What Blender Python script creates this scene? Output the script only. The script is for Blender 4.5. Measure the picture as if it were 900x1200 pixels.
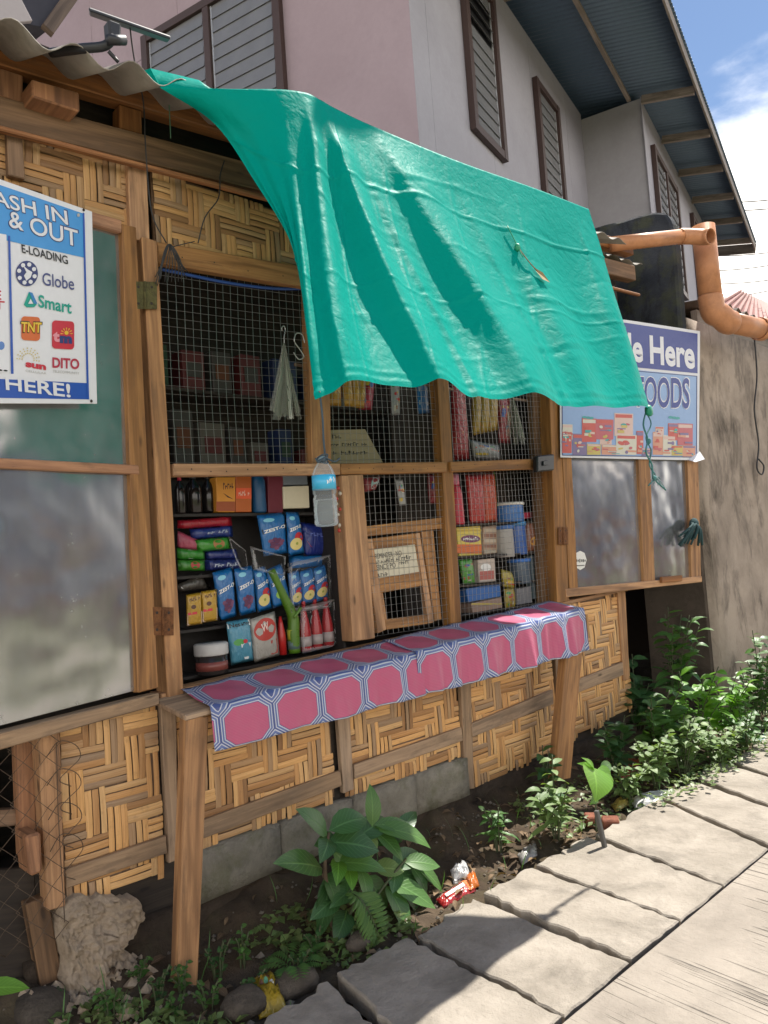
import bpy, bmesh, math, random
import numpy as np
from mathutils import Vector, Matrix
from math import radians, sin, cos, pi

for o in list(bpy.data.objects):
    bpy.data.objects.remove(o)
scene = bpy.context.scene
COL = scene.collection
rnd = random.Random(7)

# ------------------------------------------------------------------ camera
# photo pixel frame 900 x 1200; world: X along the shop front, Y into the shop, Z up
FPX, CX, CY, CAMH = 900.0, 450.0, 600.0, 1.5
def _cd(px, py):
    return np.array([(px-CX)/FPX, (py-CY)/FPX, 1.0])
_VP, _S = (1390.0, 590.0), 0.07
_X = _cd(*_VP); _X /= np.linalg.norm(_X)
_Z = np.cross(_X, _cd(_VP[0]-1000, _VP[1]+_S*1000)); _Z /= np.linalg.norm(_Z)
if _Z[1] > 0: _Z = -_Z
_Y = np.cross(_Z, _X)
ROT = np.array([_X, _Y, _Z])
CAM = np.array([0, 0, CAMH])

cam_data = bpy.data.cameras.new('camera')
cam = bpy.data.objects.new('camera', cam_data); COL.objects.link(cam)
cam_data.sensor_fit = 'VERTICAL'; cam_data.sensor_height = 24; cam_data.sensor_width = 18
cam_data.lens = FPX/1200*24
cam_data.clip_start = 0.05; cam_data.clip_end = 2000
r_, d_, f_ = ROT[:, 0], ROT[:, 1], ROT[:, 2]
cam.matrix_world = Matrix(((r_[0], -d_[0], -f_[0], 0), (r_[1], -d_[1], -f_[1], 0),
                           (r_[2], -d_[2], -f_[2], CAMH), (0, 0, 0, 1)))
scene.camera = cam
scene.render.resolution_x = 768; scene.render.resolution_y = 1024

# ------------------------------------------------------------------ light
SUN_AZ, SUN_EL = radians(1.2), radians(60)        # azimuth from +X towards +Y
sd = Vector((cos(SUN_EL)*cos(SUN_AZ), cos(SUN_EL)*sin(SUN_AZ), sin(SUN_EL)))
sun_data = bpy.data.lights.new('sun', 'SUN')
sun_data.energy = 3.8; sun_data.angle = radians(0.6); sun_data.color = (1.0, 0.95, 0.86)
sun = bpy.data.objects.new('sun', sun_data); COL.objects.link(sun)
sun.rotation_euler = sd.to_track_quat('Z', 'Y').to_euler()
sun.location = (10, 0, 20)

world = bpy.data.worlds.new('World'); scene.world = world; world.use_nodes = True
nt = world.node_tree; nt.nodes.clear()
def wn(t, **k):
    n = nt.nodes.new(t)
    for a, b in k.items(): setattr(n, a, b)
    return n
sky = wn('ShaderNodeTexSky', sky_type='NISHITA', sun_disc=False)
sky.sun_elevation = SUN_EL; sky.sun_rotation = pi/2 - SUN_AZ
sky.air_density = 1.0; sky.dust_density = 0.15; sky.ozone_density = 2.0
tc = wn('ShaderNodeTexCoord'); sep = wn('ShaderNodeSeparateXYZ')
nt.links.new(tc.outputs['Generated'], sep.inputs[0])
zmax = wn('ShaderNodeMath', operation='MAXIMUM'); zmax.inputs[1].default_value = 0.0
nt.links.new(sep.outputs['Z'], zmax.inputs[0])
zadd = wn('ShaderNodeMath', operation='ADD'); zadd.inputs[1].default_value = 0.25
nt.links.new(zmax.outputs[0], zadd.inputs[0])
vdiv = wn('ShaderNodeVectorMath', operation='DIVIDE')
comb = wn('ShaderNodeCombineXYZ')
for i in range(3): nt.links.new(zadd.outputs[0], comb.inputs[i])
nt.links.new(tc.outputs['Generated'], vdiv.inputs[0]); nt.links.new(comb.outputs[0], vdiv.inputs[1])
noi = wn('ShaderNodeTexNoise'); noi.inputs['Scale'].default_value = 1.5; noi.inputs['Detail'].default_value = 9
noi.inputs['Roughness'].default_value = 0.55; noi.inputs['Distortion'].default_value = 0.25
nt.links.new(vdiv.outputs[0], noi.inputs['Vector'])
# clouds crowd towards the horizon all the way round
elev = wn('ShaderNodeMapRange'); elev.inputs['From Min'].default_value = 0.30; elev.inputs['From Max'].default_value = 0.45
elev.inputs['To Min'].default_value = 0.30; elev.inputs['To Max'].default_value = 0.0
nt.links.new(sep.outputs['Z'], elev.inputs['Value'])
addn = wn('ShaderNodeMath', operation='ADD')
nt.links.new(noi.outputs['Fac'], addn.inputs[0]); nt.links.new(elev.outputs[0], addn.inputs[1])
msk = wn('ShaderNodeMapRange', interpolation_type='SMOOTHSTEP')
msk.inputs['From Min'].default_value = 0.54; msk.inputs['From Max'].default_value = 0.74
nt.links.new(addn.outputs[0], msk.inputs['Value'])
mix = wn('ShaderNodeMixRGB'); nt.links.new(msk.outputs[0], mix.inputs['Fac'])
nt.links.new(sky.outputs[0], mix.inputs['Color1']); mix.inputs['Color2'].default_value = (20.0, 18.8, 17.2, 1)
bg = wn('ShaderNodeBackground'); bg.inputs['Strength'].default_value = 0.06
nt.links.new(mix.outputs[0], bg.inputs['Color'])
wo = wn('ShaderNodeOutputWorld'); nt.links.new(bg.outputs[0], wo.inputs['Surface'])

scene.view_settings.view_transform = 'Standard'; scene.view_settings.look = 'None'
scene.view_settings.exposure = 1.22; scene.view_settings.gamma = 1.0
scene.view_settings.use_curve_mapping = False

# ------------------------------------------------------------------ pixel -> place
def ray(px, py): return ROT @ _cd(px, py)
def onY(px, py, y):
    d = ray(px, py); return Vector(CAM + d*(y/d[1]))
def onZ(px, py, z=0.0):
    d = ray(px, py); return Vector(CAM + d*((z-CAMH)/d[2]))
def onX(px, py, x):
    d = ray(px, py); return Vector(CAM + d*(x/d[0]))
class Plane:
    """vertical plane through p0 running along yaw (radians); off > 0 is towards the street"""
    def __init__(s, p0, yaw):
        s.p0 = Vector(p0); s.u = Vector((cos(yaw), sin(yaw), 0)); s.n = Vector((sin(yaw), -cos(yaw), 0))
    def at(s, px, py, off=0.0):
        d = Vector(ray(px, py)); p = s.p0 + s.n*off
        t = (p-Vector(CAM)).dot(s.n)/d.dot(s.n)
        return Vector(CAM)+d*t
D = 2.975
FACADE = Plane((0, D, 0), 0.0)

# ------------------------------------------------------------------ materials
MATS = {}
def newmat(name):
    m = bpy.data.materials.new(name); m.use_nodes = True
    n = m.node_tree; n.nodes.clear()
    out = n.nodes.new('ShaderNodeOutputMaterial')
    return m, n, out
def nd(n, t, ins=None, **k):
    x = n.nodes.new(t)
    for a, b in k.items(): setattr(x, a, b)
    if ins:
        for a, b in ins.items():
            if hasattr(b, 'links') or isinstance(b, bpy.types.NodeSocket): n.links.new(b, x.inputs[a])
            else: x.inputs[a].default_value = b
    return x
def rgba(c): return (c[0], c[1], c[2], 1)
def hexc(h, k=1.0):
    v = [int(h[i:i+2], 16)/255 for i in (0, 2, 4)]
    return tuple((x/12.92 if x <= .04045 else ((x+.055)/1.055)**2.4)*k for x in v)
def mixc(n, fac, a, b, mode='MIX'):
    x = n.nodes.new('ShaderNodeMixRGB'); x.blend_type = mode
    for s, v in (('Fac', fac), ('Color1', a), ('Color2', b)):
        if isinstance(v, bpy.types.NodeSocket): n.links.new(v, x.inputs[s])
        elif s == 'Fac': x.inputs[s].default_value = v
        else: x.inputs[s].default_value = rgba(v)
    return x.outputs[0]
def ramp(n, fac, stops, interp='LINEAR'):
    x = n.nodes.new('ShaderNodeValToRGB'); x.color_ramp.interpolation = interp
    e = x.color_ramp.elements
    while len(e) < len(stops): e.new(0.5)
    for i, (p, c) in enumerate(stops):
        e[i].position = p; e[i].color = rgba(c) if len(c) == 3 else c
    n.links.new(fac, x.inputs[0]); return x.outputs[0]
def vmul(n, v, s):
    x = n.nodes.new('ShaderNodeVectorMath'); x.operation = 'MULTIPLY'
    n.links.new(v, x.inputs[0]); x.inputs[1].default_value = s; return x.outputs[0]
def math_(n, op, a, b=None, c=None):
    x = n.nodes.new('ShaderNodeMath'); x.operation = op
    for i, v in enumerate((a, b, c)):
        if v is None: continue
        if isinstance(v, bpy.types.NodeSocket): n.links.new(v, x.inputs[i])
        else: x.inputs[i].default_value = v
    return x.outputs[0]
def noise(n, vec, scale, detail=4, rough=.55, dist=0.0):
    x = n.nodes.new('ShaderNodeTexNoise')
    if vec is not None: n.links.new(vec, x.inputs['Vector'])
    x.inputs['Scale'].default_value = scale; x.inputs['Detail'].default_value = detail
    x.inputs['Roughness'].default_value = rough; x.inputs['Distortion'].default_value = dist
    return x.outputs['Fac']
def bump(n, h, strength=.3, dist=.01):
    x = n.nodes.new('ShaderNodeBump'); x.inputs['Strength'].default_value = strength
    x.inputs['Distance'].default_value = dist; n.links.new(h, x.inputs['Height']); return x.outputs[0]
def prin(n, out, **k):
    p = n.nodes.new('ShaderNodeBsdfPrincipled')
    for a, b in k.items():
        a = a.replace('_', ' ')
        if isinstance(b, bpy.types.NodeSocket): n.links.new(b, p.inputs[a])
        elif isinstance(b, tuple) and len(b) == 3: p.inputs[a].default_value = rgba(b)
        else: p.inputs[a].default_value = b
    if out: n.links.new(p.outputs[0], out.inputs['Surface'])
    return p
def objrand(n): return n.nodes.new('ShaderNodeObjectInfo').outputs['Random']
def uvvec(n):
    """UV plus a random shift for each object so that no two boards share their grain"""
    t = n.nodes.new('ShaderNodeTexCoord').outputs['UV']
    r = objrand(n); c = n.nodes.new('ShaderNodeCombineXYZ')
    n.links.new(math_(n, 'MULTIPLY', r, 37.0), c.inputs[0]); n.links.new(math_(n, 'MULTIPLY', r, 91.0), c.inputs[1])
    a = n.nodes.new('ShaderNodeVectorMath'); a.operation = 'ADD'
    n.links.new(t, a.inputs[0]); n.links.new(c.outputs[0], a.inputs[1]); return a.outputs[0]
def objvec(n): return n.nodes.new('ShaderNodeTexCoord').outputs['Object']

def wood(name, dark, light, rough=.7, knots=True, grey=.0):
    if name in MATS: return MATS[name]
    m, n, out = newmat(name)
    uv = uvvec(n)
    g1 = noise(n, vmul(n, uv, (3.0, 70, 1)), 1.0, 5, .6, .6)
    g2 = noise(n, vmul(n, uv, (1.2, 14, 1)), 1.0, 3, .5, 1.2)
    col = ramp(n, g1, [(.3, dark), (.7, light)])
    col = mixc(n, ramp(n, g2, [(.42, (0, 0, 0)), (.7, (1, 1, 1))]), col, tuple(x*.62 for x in dark))
    r = objrand(n)
    hs = nd(n, 'ShaderNodeHueSaturation', {'Color': col, 'Value': math_(n, 'MULTIPLY_ADD', r, .5, .75), 'Saturation': math_(n, 'MULTIPLY_ADD', r, -.25, 1.1)})
    col = hs.outputs[0]
    if grey: col = mixc(n, math_(n, 'MULTIPLY', noise(n, uv, 5, 4), grey), col, (.30, .27, .235))
    if knots:
        v = n.nodes.new('ShaderNodeTexVoronoi'); v.inputs['Scale'].default_value = 1.0
        n.links.new(vmul(n, uv, (3.5, 11, 1)), v.inputs['Vector'])
        k = ramp(n, v.outputs['Distance'], [(.05, (1, 1, 1)), (.12, (0, 0, 0))])
        col = mixc(n, math_(n, 'MULTIPLY', k, .8), col, tuple(x*.25 for x in dark))
    # dirt with its own shape
    dn = noise(n, vmul(n, uv, (2.0, 6, 1)), 2.2, 5, .7)
    col = mixc(n, ramp(n, dn, [(.52, (0, 0, 0)), (.75, (.55, .55, .55))]), col, (.07, .05, .035))
    prin(n, out, Base_Color=col, Roughness=rough, Normal=bump(n, g1, .35, .004))
    MATS[name] = m; return m

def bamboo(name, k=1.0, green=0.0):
    if name in MATS: return MATS[name]
    m, n, out = newmat(name)
    uv = uvvec(n); r = objrand(n)
    base = ramp(n, r, [(0, (.32*k, .175*k, .08*k)), (.18, (.60*k, .33*k, .135*k)), (.45, (.78*k, .45*k, .18*k)), (.68, (.74*k, .47*k, .22*k)), (.85, (.52*k, .32*k, .16*k)), (1, (.36*k, .25*k, .16*k))])
    g = noise(n, vmul(n, uv, (4, 160, 1)), 1.0, 3, .6)
    col = mixc(n, ramp(n, g, [(.35, (0, 0, 0)), (.65, (1, 1, 1))]), mixc(n, 1.0, base, (.78, .72, .66), 'MULTIPLY'), base)
    d = noise(n, vmul(n, uv, (5, 9, 1)), 3, 5, .7)
    col = mixc(n, ramp(n, d, [(.56, (0, 0, 0)), (.82, (.55, .55, .55))]), col, (.18, .11, .06))
    prin(n, out, Base_Color=col, Roughness=.55, Specular_IOR_Level=.35, Normal=bump(n, g, .35, .002))
    MATS[name] = m; return m

def plain(col, rough=.5, metal=0.0, spec=.5, name=None, var=.0, coat=0.0):
    key = name or 'plain_%02x%02x%02x_%d_%d' % (*[int(max(0, min(1, c))*255) for c in col], int(rough*100), int(metal*100))
    if key in MATS: return MATS[key]
    m, n, out = newmat(key)
    v = objvec(n)
    f = noise(n, v, 35, 4, .6)
    c = mixc(n, math_(n, 'MULTIPLY', f, .3 + var), col, tuple(x*.62 for x in col))
    prin(n, out, Base_Color=c, Roughness=math_(n, 'MULTIPLY_ADD', f, .2, max(0.02, rough-.1)), Metallic=metal, Specular_IOR_Level=spec, Coat_Weight=coat)
    MATS[key] = m; return m

def foil(col, rough=.28):
    key = 'foil_%02x%02x%02x' % tuple(int(max(0, min(1, c))*255) for c in col)
    if key in MATS: return MATS[key]
    m, n, out = newmat(key)
    col = tuple(x*.72 for x in col)
    v = objvec(n)
    w = noise(n, vmul(n, v, (1, 1, .5)), 38, 3, .55, .8)
    prin(n, out, Base_Color=mixc(n, math_(n, 'MULTIPLY', noise(n, v, 60, 3), .35), col, tuple(x*.5 for x in col)), Roughness=rough, Normal=bump(n, w, .8, .012), Specular_IOR_Level=.6)
    MATS[key] = m; return m

def clearfilm(name, tint=(.93, .95, .95), opacity=.25, rough=.12, crease=.35):
    if name in MATS: return MATS[name]
    m, n, out = newmat(name)
    v = objvec(n)
    h = math_(n, 'ABSOLUTE', math_(n, 'SUBTRACT', noise(n, v, 14, 2, .5, 1.0), .5))
    nb = bump(n, h, crease, .03)
    tr = nd(n, 'ShaderNodeBsdfTransparent', {'Color': rgba(tint)})
    p = prin(n, None, Base_Color=tint, Roughness=rough, Normal=nb, Specular_IOR_Level=.8)
    fr = nd(n, 'ShaderNodeLayerWeight', {'Blend': .2, 'Normal': nb})
    f = math_(n, 'MULTIPLY_ADD', fr.outputs['Fresnel'], .32, opacity)
    mx = nd(n, 'ShaderNodeMixShader', {0: math_(n, 'MINIMUM', f, 1.0), 1: tr.outputs[0], 2: p.outputs[0]})
    n.links.new(mx.outputs[0], out.inputs['Surface'])
    MATS[name] = m; return m

def concrete(name, base, dark, stain_shade=.5, scale=1.0, moss=0.0, grooves=False, vert=False, rough=.9, bstr=.5):
    if name in MATS: return MATS[name]
    m, n, out = newmat(name)
    v = nd(n, 'ShaderNodeNewGeometry').outputs['Position']
    a = noise(n, v, 3.0*scale, 7, .65, .3); b = noise(n, v, 45*scale, 5, .7); c = noise(n, v, 11*scale, 5, .6)
    col = ramp(n, a, [(.3, dark), (.62, base)])
    col = mixc(n, math_(n, 'MULTIPLY', b, .35), col, tuple(x*.55 for x in base))
    sv = vmul(n, v, (1.7, 1.7, .6)) if vert else vmul(n, v, (1, 1, 1))
    s = noise(n, sv, 2.6*scale, 6, .7, .5)
    col = mixc(n, math_(n, 'MULTIPLY', ramp(n, s, [(.5, (0, 0, 0)), (.68, (1, 1, 1))]), stain_shade), col, tuple(x*.25 for x in dark))
    if moss:
        g = noise(n, v, 5.5, 6, .7)
        col = mixc(n, math_(n, 'MULTIPLY', ramp(n, g, [(.48, (0, 0, 0)), (.62, (1, 1, 1))]), moss), col, (.09, .095, .03))
    h = math_(n, 'ADD', math_(n, 'MULTIPLY', b, .5), c)
    if grooves:
        rot = nd(n, 'ShaderNodeVectorRotate', {'Vector': v, 'Angle': .10}, rotation_type='Z_AXIS').outputs[0]
        ln = noise(n, vmul(n, rot, (48, .55, 1)), 1.0, 2, .5)
        lines = ramp(n, ln, [(.36, (1, 1, 1)), (.44, (0, 0, 0))])
        gm = ramp(n, noise(n, vmul(n, rot, (2.2, .8, 1)), 1.8, 4, .65), [(.41, (0, 0, 0)), (.55, (1, 1, 1))])
        gl = math_(n, 'MULTIPLY', lines, gm)
        col = mixc(n, math_(n, 'MULTIPLY', gl, .45), col, tuple(x*.4 for x in dark))
        h = math_(n, 'SUBTRACT', h, math_(n, 'MULTIPLY', gl, 1.6))
    prin(n, out, Base_Color=col, Roughness=rough, Specular_IOR_Level=.25, Normal=bump(n, h, bstr, .012))
    MATS[name] = m; return m

def leafmat(name, c1, c2, trans=.35, rough=.4):
    if name in MATS: return MATS[name]
    m, n, out = newmat(name)
    r = objrand(n)
    gi = nd(n, 'ShaderNodeNewGeometry')
    ri = math_(n, 'FRACT', math_(n, 'ADD', gi.outputs['Random Per Island'], r))
    col = ramp(n, ri, [(0, c1), (1, c2)])
    uv = n.nodes.new('ShaderNodeTexCoord').outputs['UV']
    sp = nd(n, 'ShaderNodeSeparateXYZ', {0: uv})
    mid = math_(n, 'ABSOLUTE', math_(n, 'SUBTRACT', sp.outputs[1], .5))
    veins = math_(n, 'SINE', math_(n, 'MULTIPLY', math_(n, 'SUBTRACT', sp.outputs[0], math_(n, 'MULTIPLY', mid, .55)), 62.0))
    vm = ramp(n, veins, [(.8, (0, 0, 0)), (1, (1, 1, 1))])
    mm = ramp(n, mid, [(.0, (1, 1, 1)), (.05, (0, 0, 0))])
    vv = math_(n, 'MAXIMUM', math_(n, 'MULTIPLY', vm, .25), math_(n, 'MULTIPLY', mm, .6))
    col = mixc(n, vv, col, tuple(min(1, x*1.7+.03) for x in c2))
    sp2 = noise(n, objvec(n), 55, 4, .7)
    col = mixc(n, ramp(n, sp2, [(.66, (0, 0, 0)), (.76, (.6, .6, .6))]), col, (.13, .10, .03))
    p = prin(n, None, Base_Color=col, Roughness=rough, Specular_IOR_Level=.5, Normal=bump(n, vv, .4, .004))
    t = nd(n, 'ShaderNodeBsdfTranslucent', {'Color': mixc(n, 1.0, col, (1.5, 1.5, .55), 'MULTIPLY')})
    mx = nd(n, 'ShaderNodeMixShader', {0: trans, 1: p.outputs[0], 2: t.outputs[0]})
    n.links.new(mx.outputs[0], out.inputs['Surface'])
    MATS[name] = m; return m

# ------------------------------------------------------------------ object helpers
def link(o, parent=None):
    COL.objects.link(o)
    if parent is not None:
        o.parent = parent
        o.matrix_parent_inverse = pinv(parent)
    return o
def pinv(p):
    m = p.matrix_basis.copy()
    q = p
    while q.parent is not None:
        m = q.parent.matrix_basis @ q.matrix_parent_inverse @ m if False else (q.parent.matrix_basis @ q.matrix_parent_inverse @ m)
        q = q.parent
    return m.inverted()
def tag(o, label=None, cat=None, group=None, kind=None):
    if label: o['label'] = label
    if cat: o['category'] = cat
    if group: o['group'] = group
    if kind: o['kind'] = kind
    return o
def empty(name, loc, label=None, cat=None, group=None):
    o = bpy.data.objects.new(name, None); o.location = loc; o.empty_display_size = .1
    COL.objects.link(o); tag(o, label, cat, group); return o
def mesh(name, verts, faces, mats, parent=None, smooth=False, fm=None, uvs=None):
    me = bpy.data.meshes.new(name)
    me.from_pydata([tuple(v) for v in verts], [], faces)
    for m in (mats if isinstance(mats, (list, tuple)) else [mats]): me.materials.append(m)
    if fm: me.polygons.foreach_set('material_index', fm)
    if smooth: me.polygons.foreach_set('use_smooth', [True]*len(me.polygons))
    if uvs is not None:
        l = me.uv_layers.new(name='UVMap')
        flat = []
        for lo in me.loops: flat += list(uvs[lo.vertex_index])
        l.data.foreach_set('uv', flat)
    me.update()
    return link(bpy.data.objects.new(name, me), parent)
def from_bm(name, bm, mats, parent=None, smooth=False):
    me = bpy.data.meshes.new(name)
    bmesh.ops.recalc_face_normals(bm, faces=bm.faces)
    bm.to_mesh(me); bm.free()
    for m in (mats if isinstance(mats, (list, tuple)) else [mats]): me.materials.append(m)
    if smooth: me.polygons.foreach_set('use_smooth', [True]*len(me.polygons))
    return link(bpy.data.objects.new(name, me), parent)
def grain_uv(bm, L):
    """UV in metres, u along L"""
    L = L.normalized(); lay = bm.loops.layers.uv.verify()
    for f in bm.faces:
        t = f.normal.cross(L)
        if t.length < .2: t = Vector((0, 0, 1)).cross(f.normal) if abs(f.normal.z) < .9 else Vector((1, 0, 0))
        t.normalize()
        for l in f.loops: l[lay].uv = (l.vert.co.dot(L), l.vert.co.dot(t))
def prism(name, front, back, mat, parent=None, bev=.004, L=None, jitter=0.0):
    bm = bmesh.new()
    a = [bm.verts.new(p) for p in front]; b = [bm.verts.new(p) for p in back]
    n = len(a)
    bm.faces.new(a); bm.faces.new(b[::-1])
    for i in range(n):
        j = (i+1) % n; bm.faces.new((a[i], b[i], b[j], a[j]))
    bmesh.ops.recalc_face_normals(bm, faces=bm.faces)
    if bev: bmesh.ops.bevel(bm, geom=list(bm.edges), offset=bev, segments=1, affect='EDGES', clamp_overlap=True)
    if L is None:
        es = [(Vector(front[(i+1) % n])-Vector(front[i])) for i in range(n)] + [Vector(back[0])-Vector(front[0])]
        L = max(es, key=lambda e: e.length)
    bm.normal_update(); grain_uv(bm, L)
    return from_bm(name, bm, mat, parent)
def board(name, quad, mat, parent=None, plane=FACADE, off=0.0, t=.04, bev=.004):
    """board whose front face is a pixel quad on a vertical plane, t thick away from the street"""
    fr = [plane.at(x, y, off) for x, y in quad]
    bk = [p - plane.n*t for p in fr]
    return prism(name, fr, bk, mat, parent, bev)
def wbox(name, lo, hi, mat, parent=None, bev=.004, L=None):
    (x0, y0, z0), (x1, y1, z1) = lo, hi
    f = [Vector(v) for v in ((x0, y0, z0), (x1, y0, z0), (x1, y0, z1), (x0, y0, z1))]
    b = [Vector((v.x, y1, v.z)) for v in f]
    return prism(name, f, b, mat, parent, bev, L)
def bar(name, a, b, w, h, mat, parent=None, up=None, bev=.003):
    a, b = Vector(a), Vector(b); d = (b-a).normalized()
    up = Vector(up) if up else (Vector((0, 0, 1)) if abs(d.z) < .9 else Vector((0, -1, 0)))
    s = d.cross(up).normalized(); up = s.cross(d)
    c = [s*x*w/2+up*y*h/2 for x, y in ((-1, -1), (1, -1), (1, 1), (-1, 1))]
    return prism(name, [a+k for k in c], [b+k for k in c], mat, parent, bev, d)
def tube_data(pts, rad, seg=8, cap=True):
    pts = [Vector(p) for p in pts]; V = []; Fc = []
    n = len(pts); rads = rad if isinstance(rad, (list, tuple)) else [rad]*n
    prev = None
    for i, p in enumerate(pts):
        d = (pts[min(i+1, n-1)]-pts[max(i-1, 0)])
        d = d.normalized() if d.length > 1e-9 else Vector((0, 0, 1))
        if prev is None:
            s = d.cross(Vector((0, 0, 1)) if abs(d.z) < .9 else Vector((1, 0, 0))).normalized()
        else:
            s = (prev-d*prev.dot(d)).normalized()
        prev = s; t = d.cross(s)
        for k in range(seg):
            a = 2*pi*k/seg; V.append(p+(s*cos(a)+t*sin(a))*rads[i])
    for i in range(n-1):
        for k in range(seg):
            a = i*seg+k; b = i*seg+(k+1) % seg
            Fc.append((a, b, b+seg, a+seg))
    if cap:
        Fc.append(tuple(range(seg))[::-1]); Fc.append(tuple(range((n-1)*seg, n*seg)))
    return V, Fc
def tube(name, pts, rad, mat, parent=None, seg=8, cap=True):
    V, Fc = tube_data(pts, rad, seg, cap)
    return mesh(name, V, Fc, mat, parent, True)
def tubes(name, lists, rad, mat, parent=None, seg=5):
    V = []; Fc = []
    for l in lists:
        v, f = tube_data(l, rad, seg); o = len(V); V += v; Fc += [tuple(i+o for i in q) for q in f]
    return mesh(name, V, Fc, mat, parent, True)
def lathe(name, prof, mat, base, parent=None, seg=20, axis=None, smooth=True, ux=None):
    """prof = [(r, h)] round the axis through base"""
    ax = Vector(axis).normalized() if axis else Vector((0, 0, 1))
    s = ax.cross(Vector((0, 1, 0)) if abs(ax.y) < .9 else Vector((1, 0, 0))).normalized(); t = ax.cross(s)
    V = []; Fc = []; base = Vector(base)
    for r, h in prof:
        for k in range(seg):
            a = 2*pi*k/seg; V.append(base+ax*h+(s*cos(a)+t*sin(a))*r)
    for i in range(len(prof)-1):
        for k in range(seg):
            a = i*seg+k; b = i*seg+(k+1) % seg; Fc.append((a, b, b+seg, a+seg))
    Fc.append(tuple(range(seg))[::-1]); Fc.append(tuple(range((len(prof)-1)*seg, len(prof)*seg)))
    return mesh(name, V, Fc, mat, parent, smooth)
def catmull(pts, m):
    pts = [np.array(p, float) for p in pts]; P = [2*pts[0]-pts[1]]+pts+[2*pts[-1]-pts[-2]]
    out = []
    for i in range(1, len(P)-2):
        for k in range(m):
            t = k/m; p0, p1, p2, p3 = P[i-1:i+3]
            out.append(.5*((2*p1)+(-p0+p2)*t+(2*p0-5*p1+4*p2-p3)*t*t+(-p0+3*p1-3*p2+p3)*t**3))
    out.append(pts[-1]); return out
def smoothpts(pts, m=6): return [Vector(p) for p in catmull([tuple(p) for p in pts], m)]

def text_tris(s, bold=.0):
    cu = bpy.data.curves.new('t', 'FONT'); cu.body = s; cu.size = 1; cu.offset = bold; cu.resolution_u = 4
    o = bpy.data.objects.new('t', cu); COL.objects.link(o)
    dg = bpy.context.evaluated_depsgraph_get(); dg.update()
    me = bpy.data.meshes.new_from_object(o.evaluated_get(dg))
    V = [v.co.copy() for v in me.vertices]; Fc = [tuple(p.vertices) for p in me.polygons]
    bpy.data.objects.remove(o); bpy.data.curves.remove(cu); bpy.data.meshes.remove(me)
    x0 = min(v.x for v in V); x1 = max(v.x for v in V); y0 = min(v.y for v in V); y1 = max(v.y for v in V)
    return [((v.x-x0)/(x1-x0), (v.y-y0)/(y1-y0)) for v in V], Fc
class Print:
    """flat printing: polygons and lettering laid on a surface; at(px,py,off) gives the surface point"""
    def __init__(s, at): s.at = at; s.V = []; s.F = []; s.M = []; s.mats = []; s.lay = 0
    def mi(s, m):
        if m not in s.mats: s.mats.append(m)
        return s.mats.index(m)
    def poly(s, pts, mat, off):
        o = len(s.V); s.V += [s.at(x, y, off) for x, y in pts]; s.F.append(tuple(range(o, o+len(pts)))); s.M.append(s.mi(mat))
    def disc(s, cx, cy, rx, ry, mat, off, n=20, a0=0, tilt=0):
        o = len(s.V); s.V.append(s.at(cx, cy, off)); m = s.mi(mat)
        for k in range(n):
            a = a0+2*pi*k/n
            s.V.append(s.at(cx+rx*cos(a)*cos(tilt)-ry*sin(a)*sin(tilt), cy+rx*cos(a)*sin(tilt)+ry*sin(a)*cos(tilt), off))
            s.F.append((o, o+1+k, o+1+(k+1) % n)); s.M.append(m)
    def text(s, st, bl, br, tl, mat, off, bold=.0):
        """bottom-left, bottom-right and top-left pixels of the lettering's box"""
        uv, F = text_tris(st, bold); o = len(s.V)
        for u, v in uv: s.V.append(s.at(bl[0]+(br[0]-bl[0])*u+(tl[0]-bl[0])*v, bl[1]+(br[1]-bl[1])*u+(tl[1]-bl[1])*v, off))
        k = s.mi(mat)
        for f in F: s.F.append(tuple(i+o for i in f)); s.M.append(k)
    def scrawl(s, bl, br, tl, mat, off, n=9, th=.12, seed=1):
        """illegible small print: broken uneven strokes in the same box as text()"""
        r = random.Random(seed*31+n)
        def q(u, v): return (bl[0]+(br[0]-bl[0])*u+(tl[0]-bl[0])*v, bl[1]+(br[1]-bl[1])*u+(tl[1]-bl[1])*v)
        for k in range(n):
            if r.random() < .12: continue
            u = (k+.15)/n; w = .6/n; h = r.uniform(.55, 1.0)
            s.poly([q(u, 0), q(u+w*.45, 0), q(u+w*.45+r.uniform(-.3, .3)*w, h), q(u+r.uniform(-.3, .3)*w, h)], mat, off)
            v = r.uniform(0, h-th) if h > th else 0
            s.poly([q(u, v), q(u+w*1.35, v), q(u+w*1.35, v+th*1.6), q(u, v+th*1.6)], mat, off+.0002)
    def build(s, name, parent): return mesh(name, s.V, s.F, s.mats, parent, fm=s.M)

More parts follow.
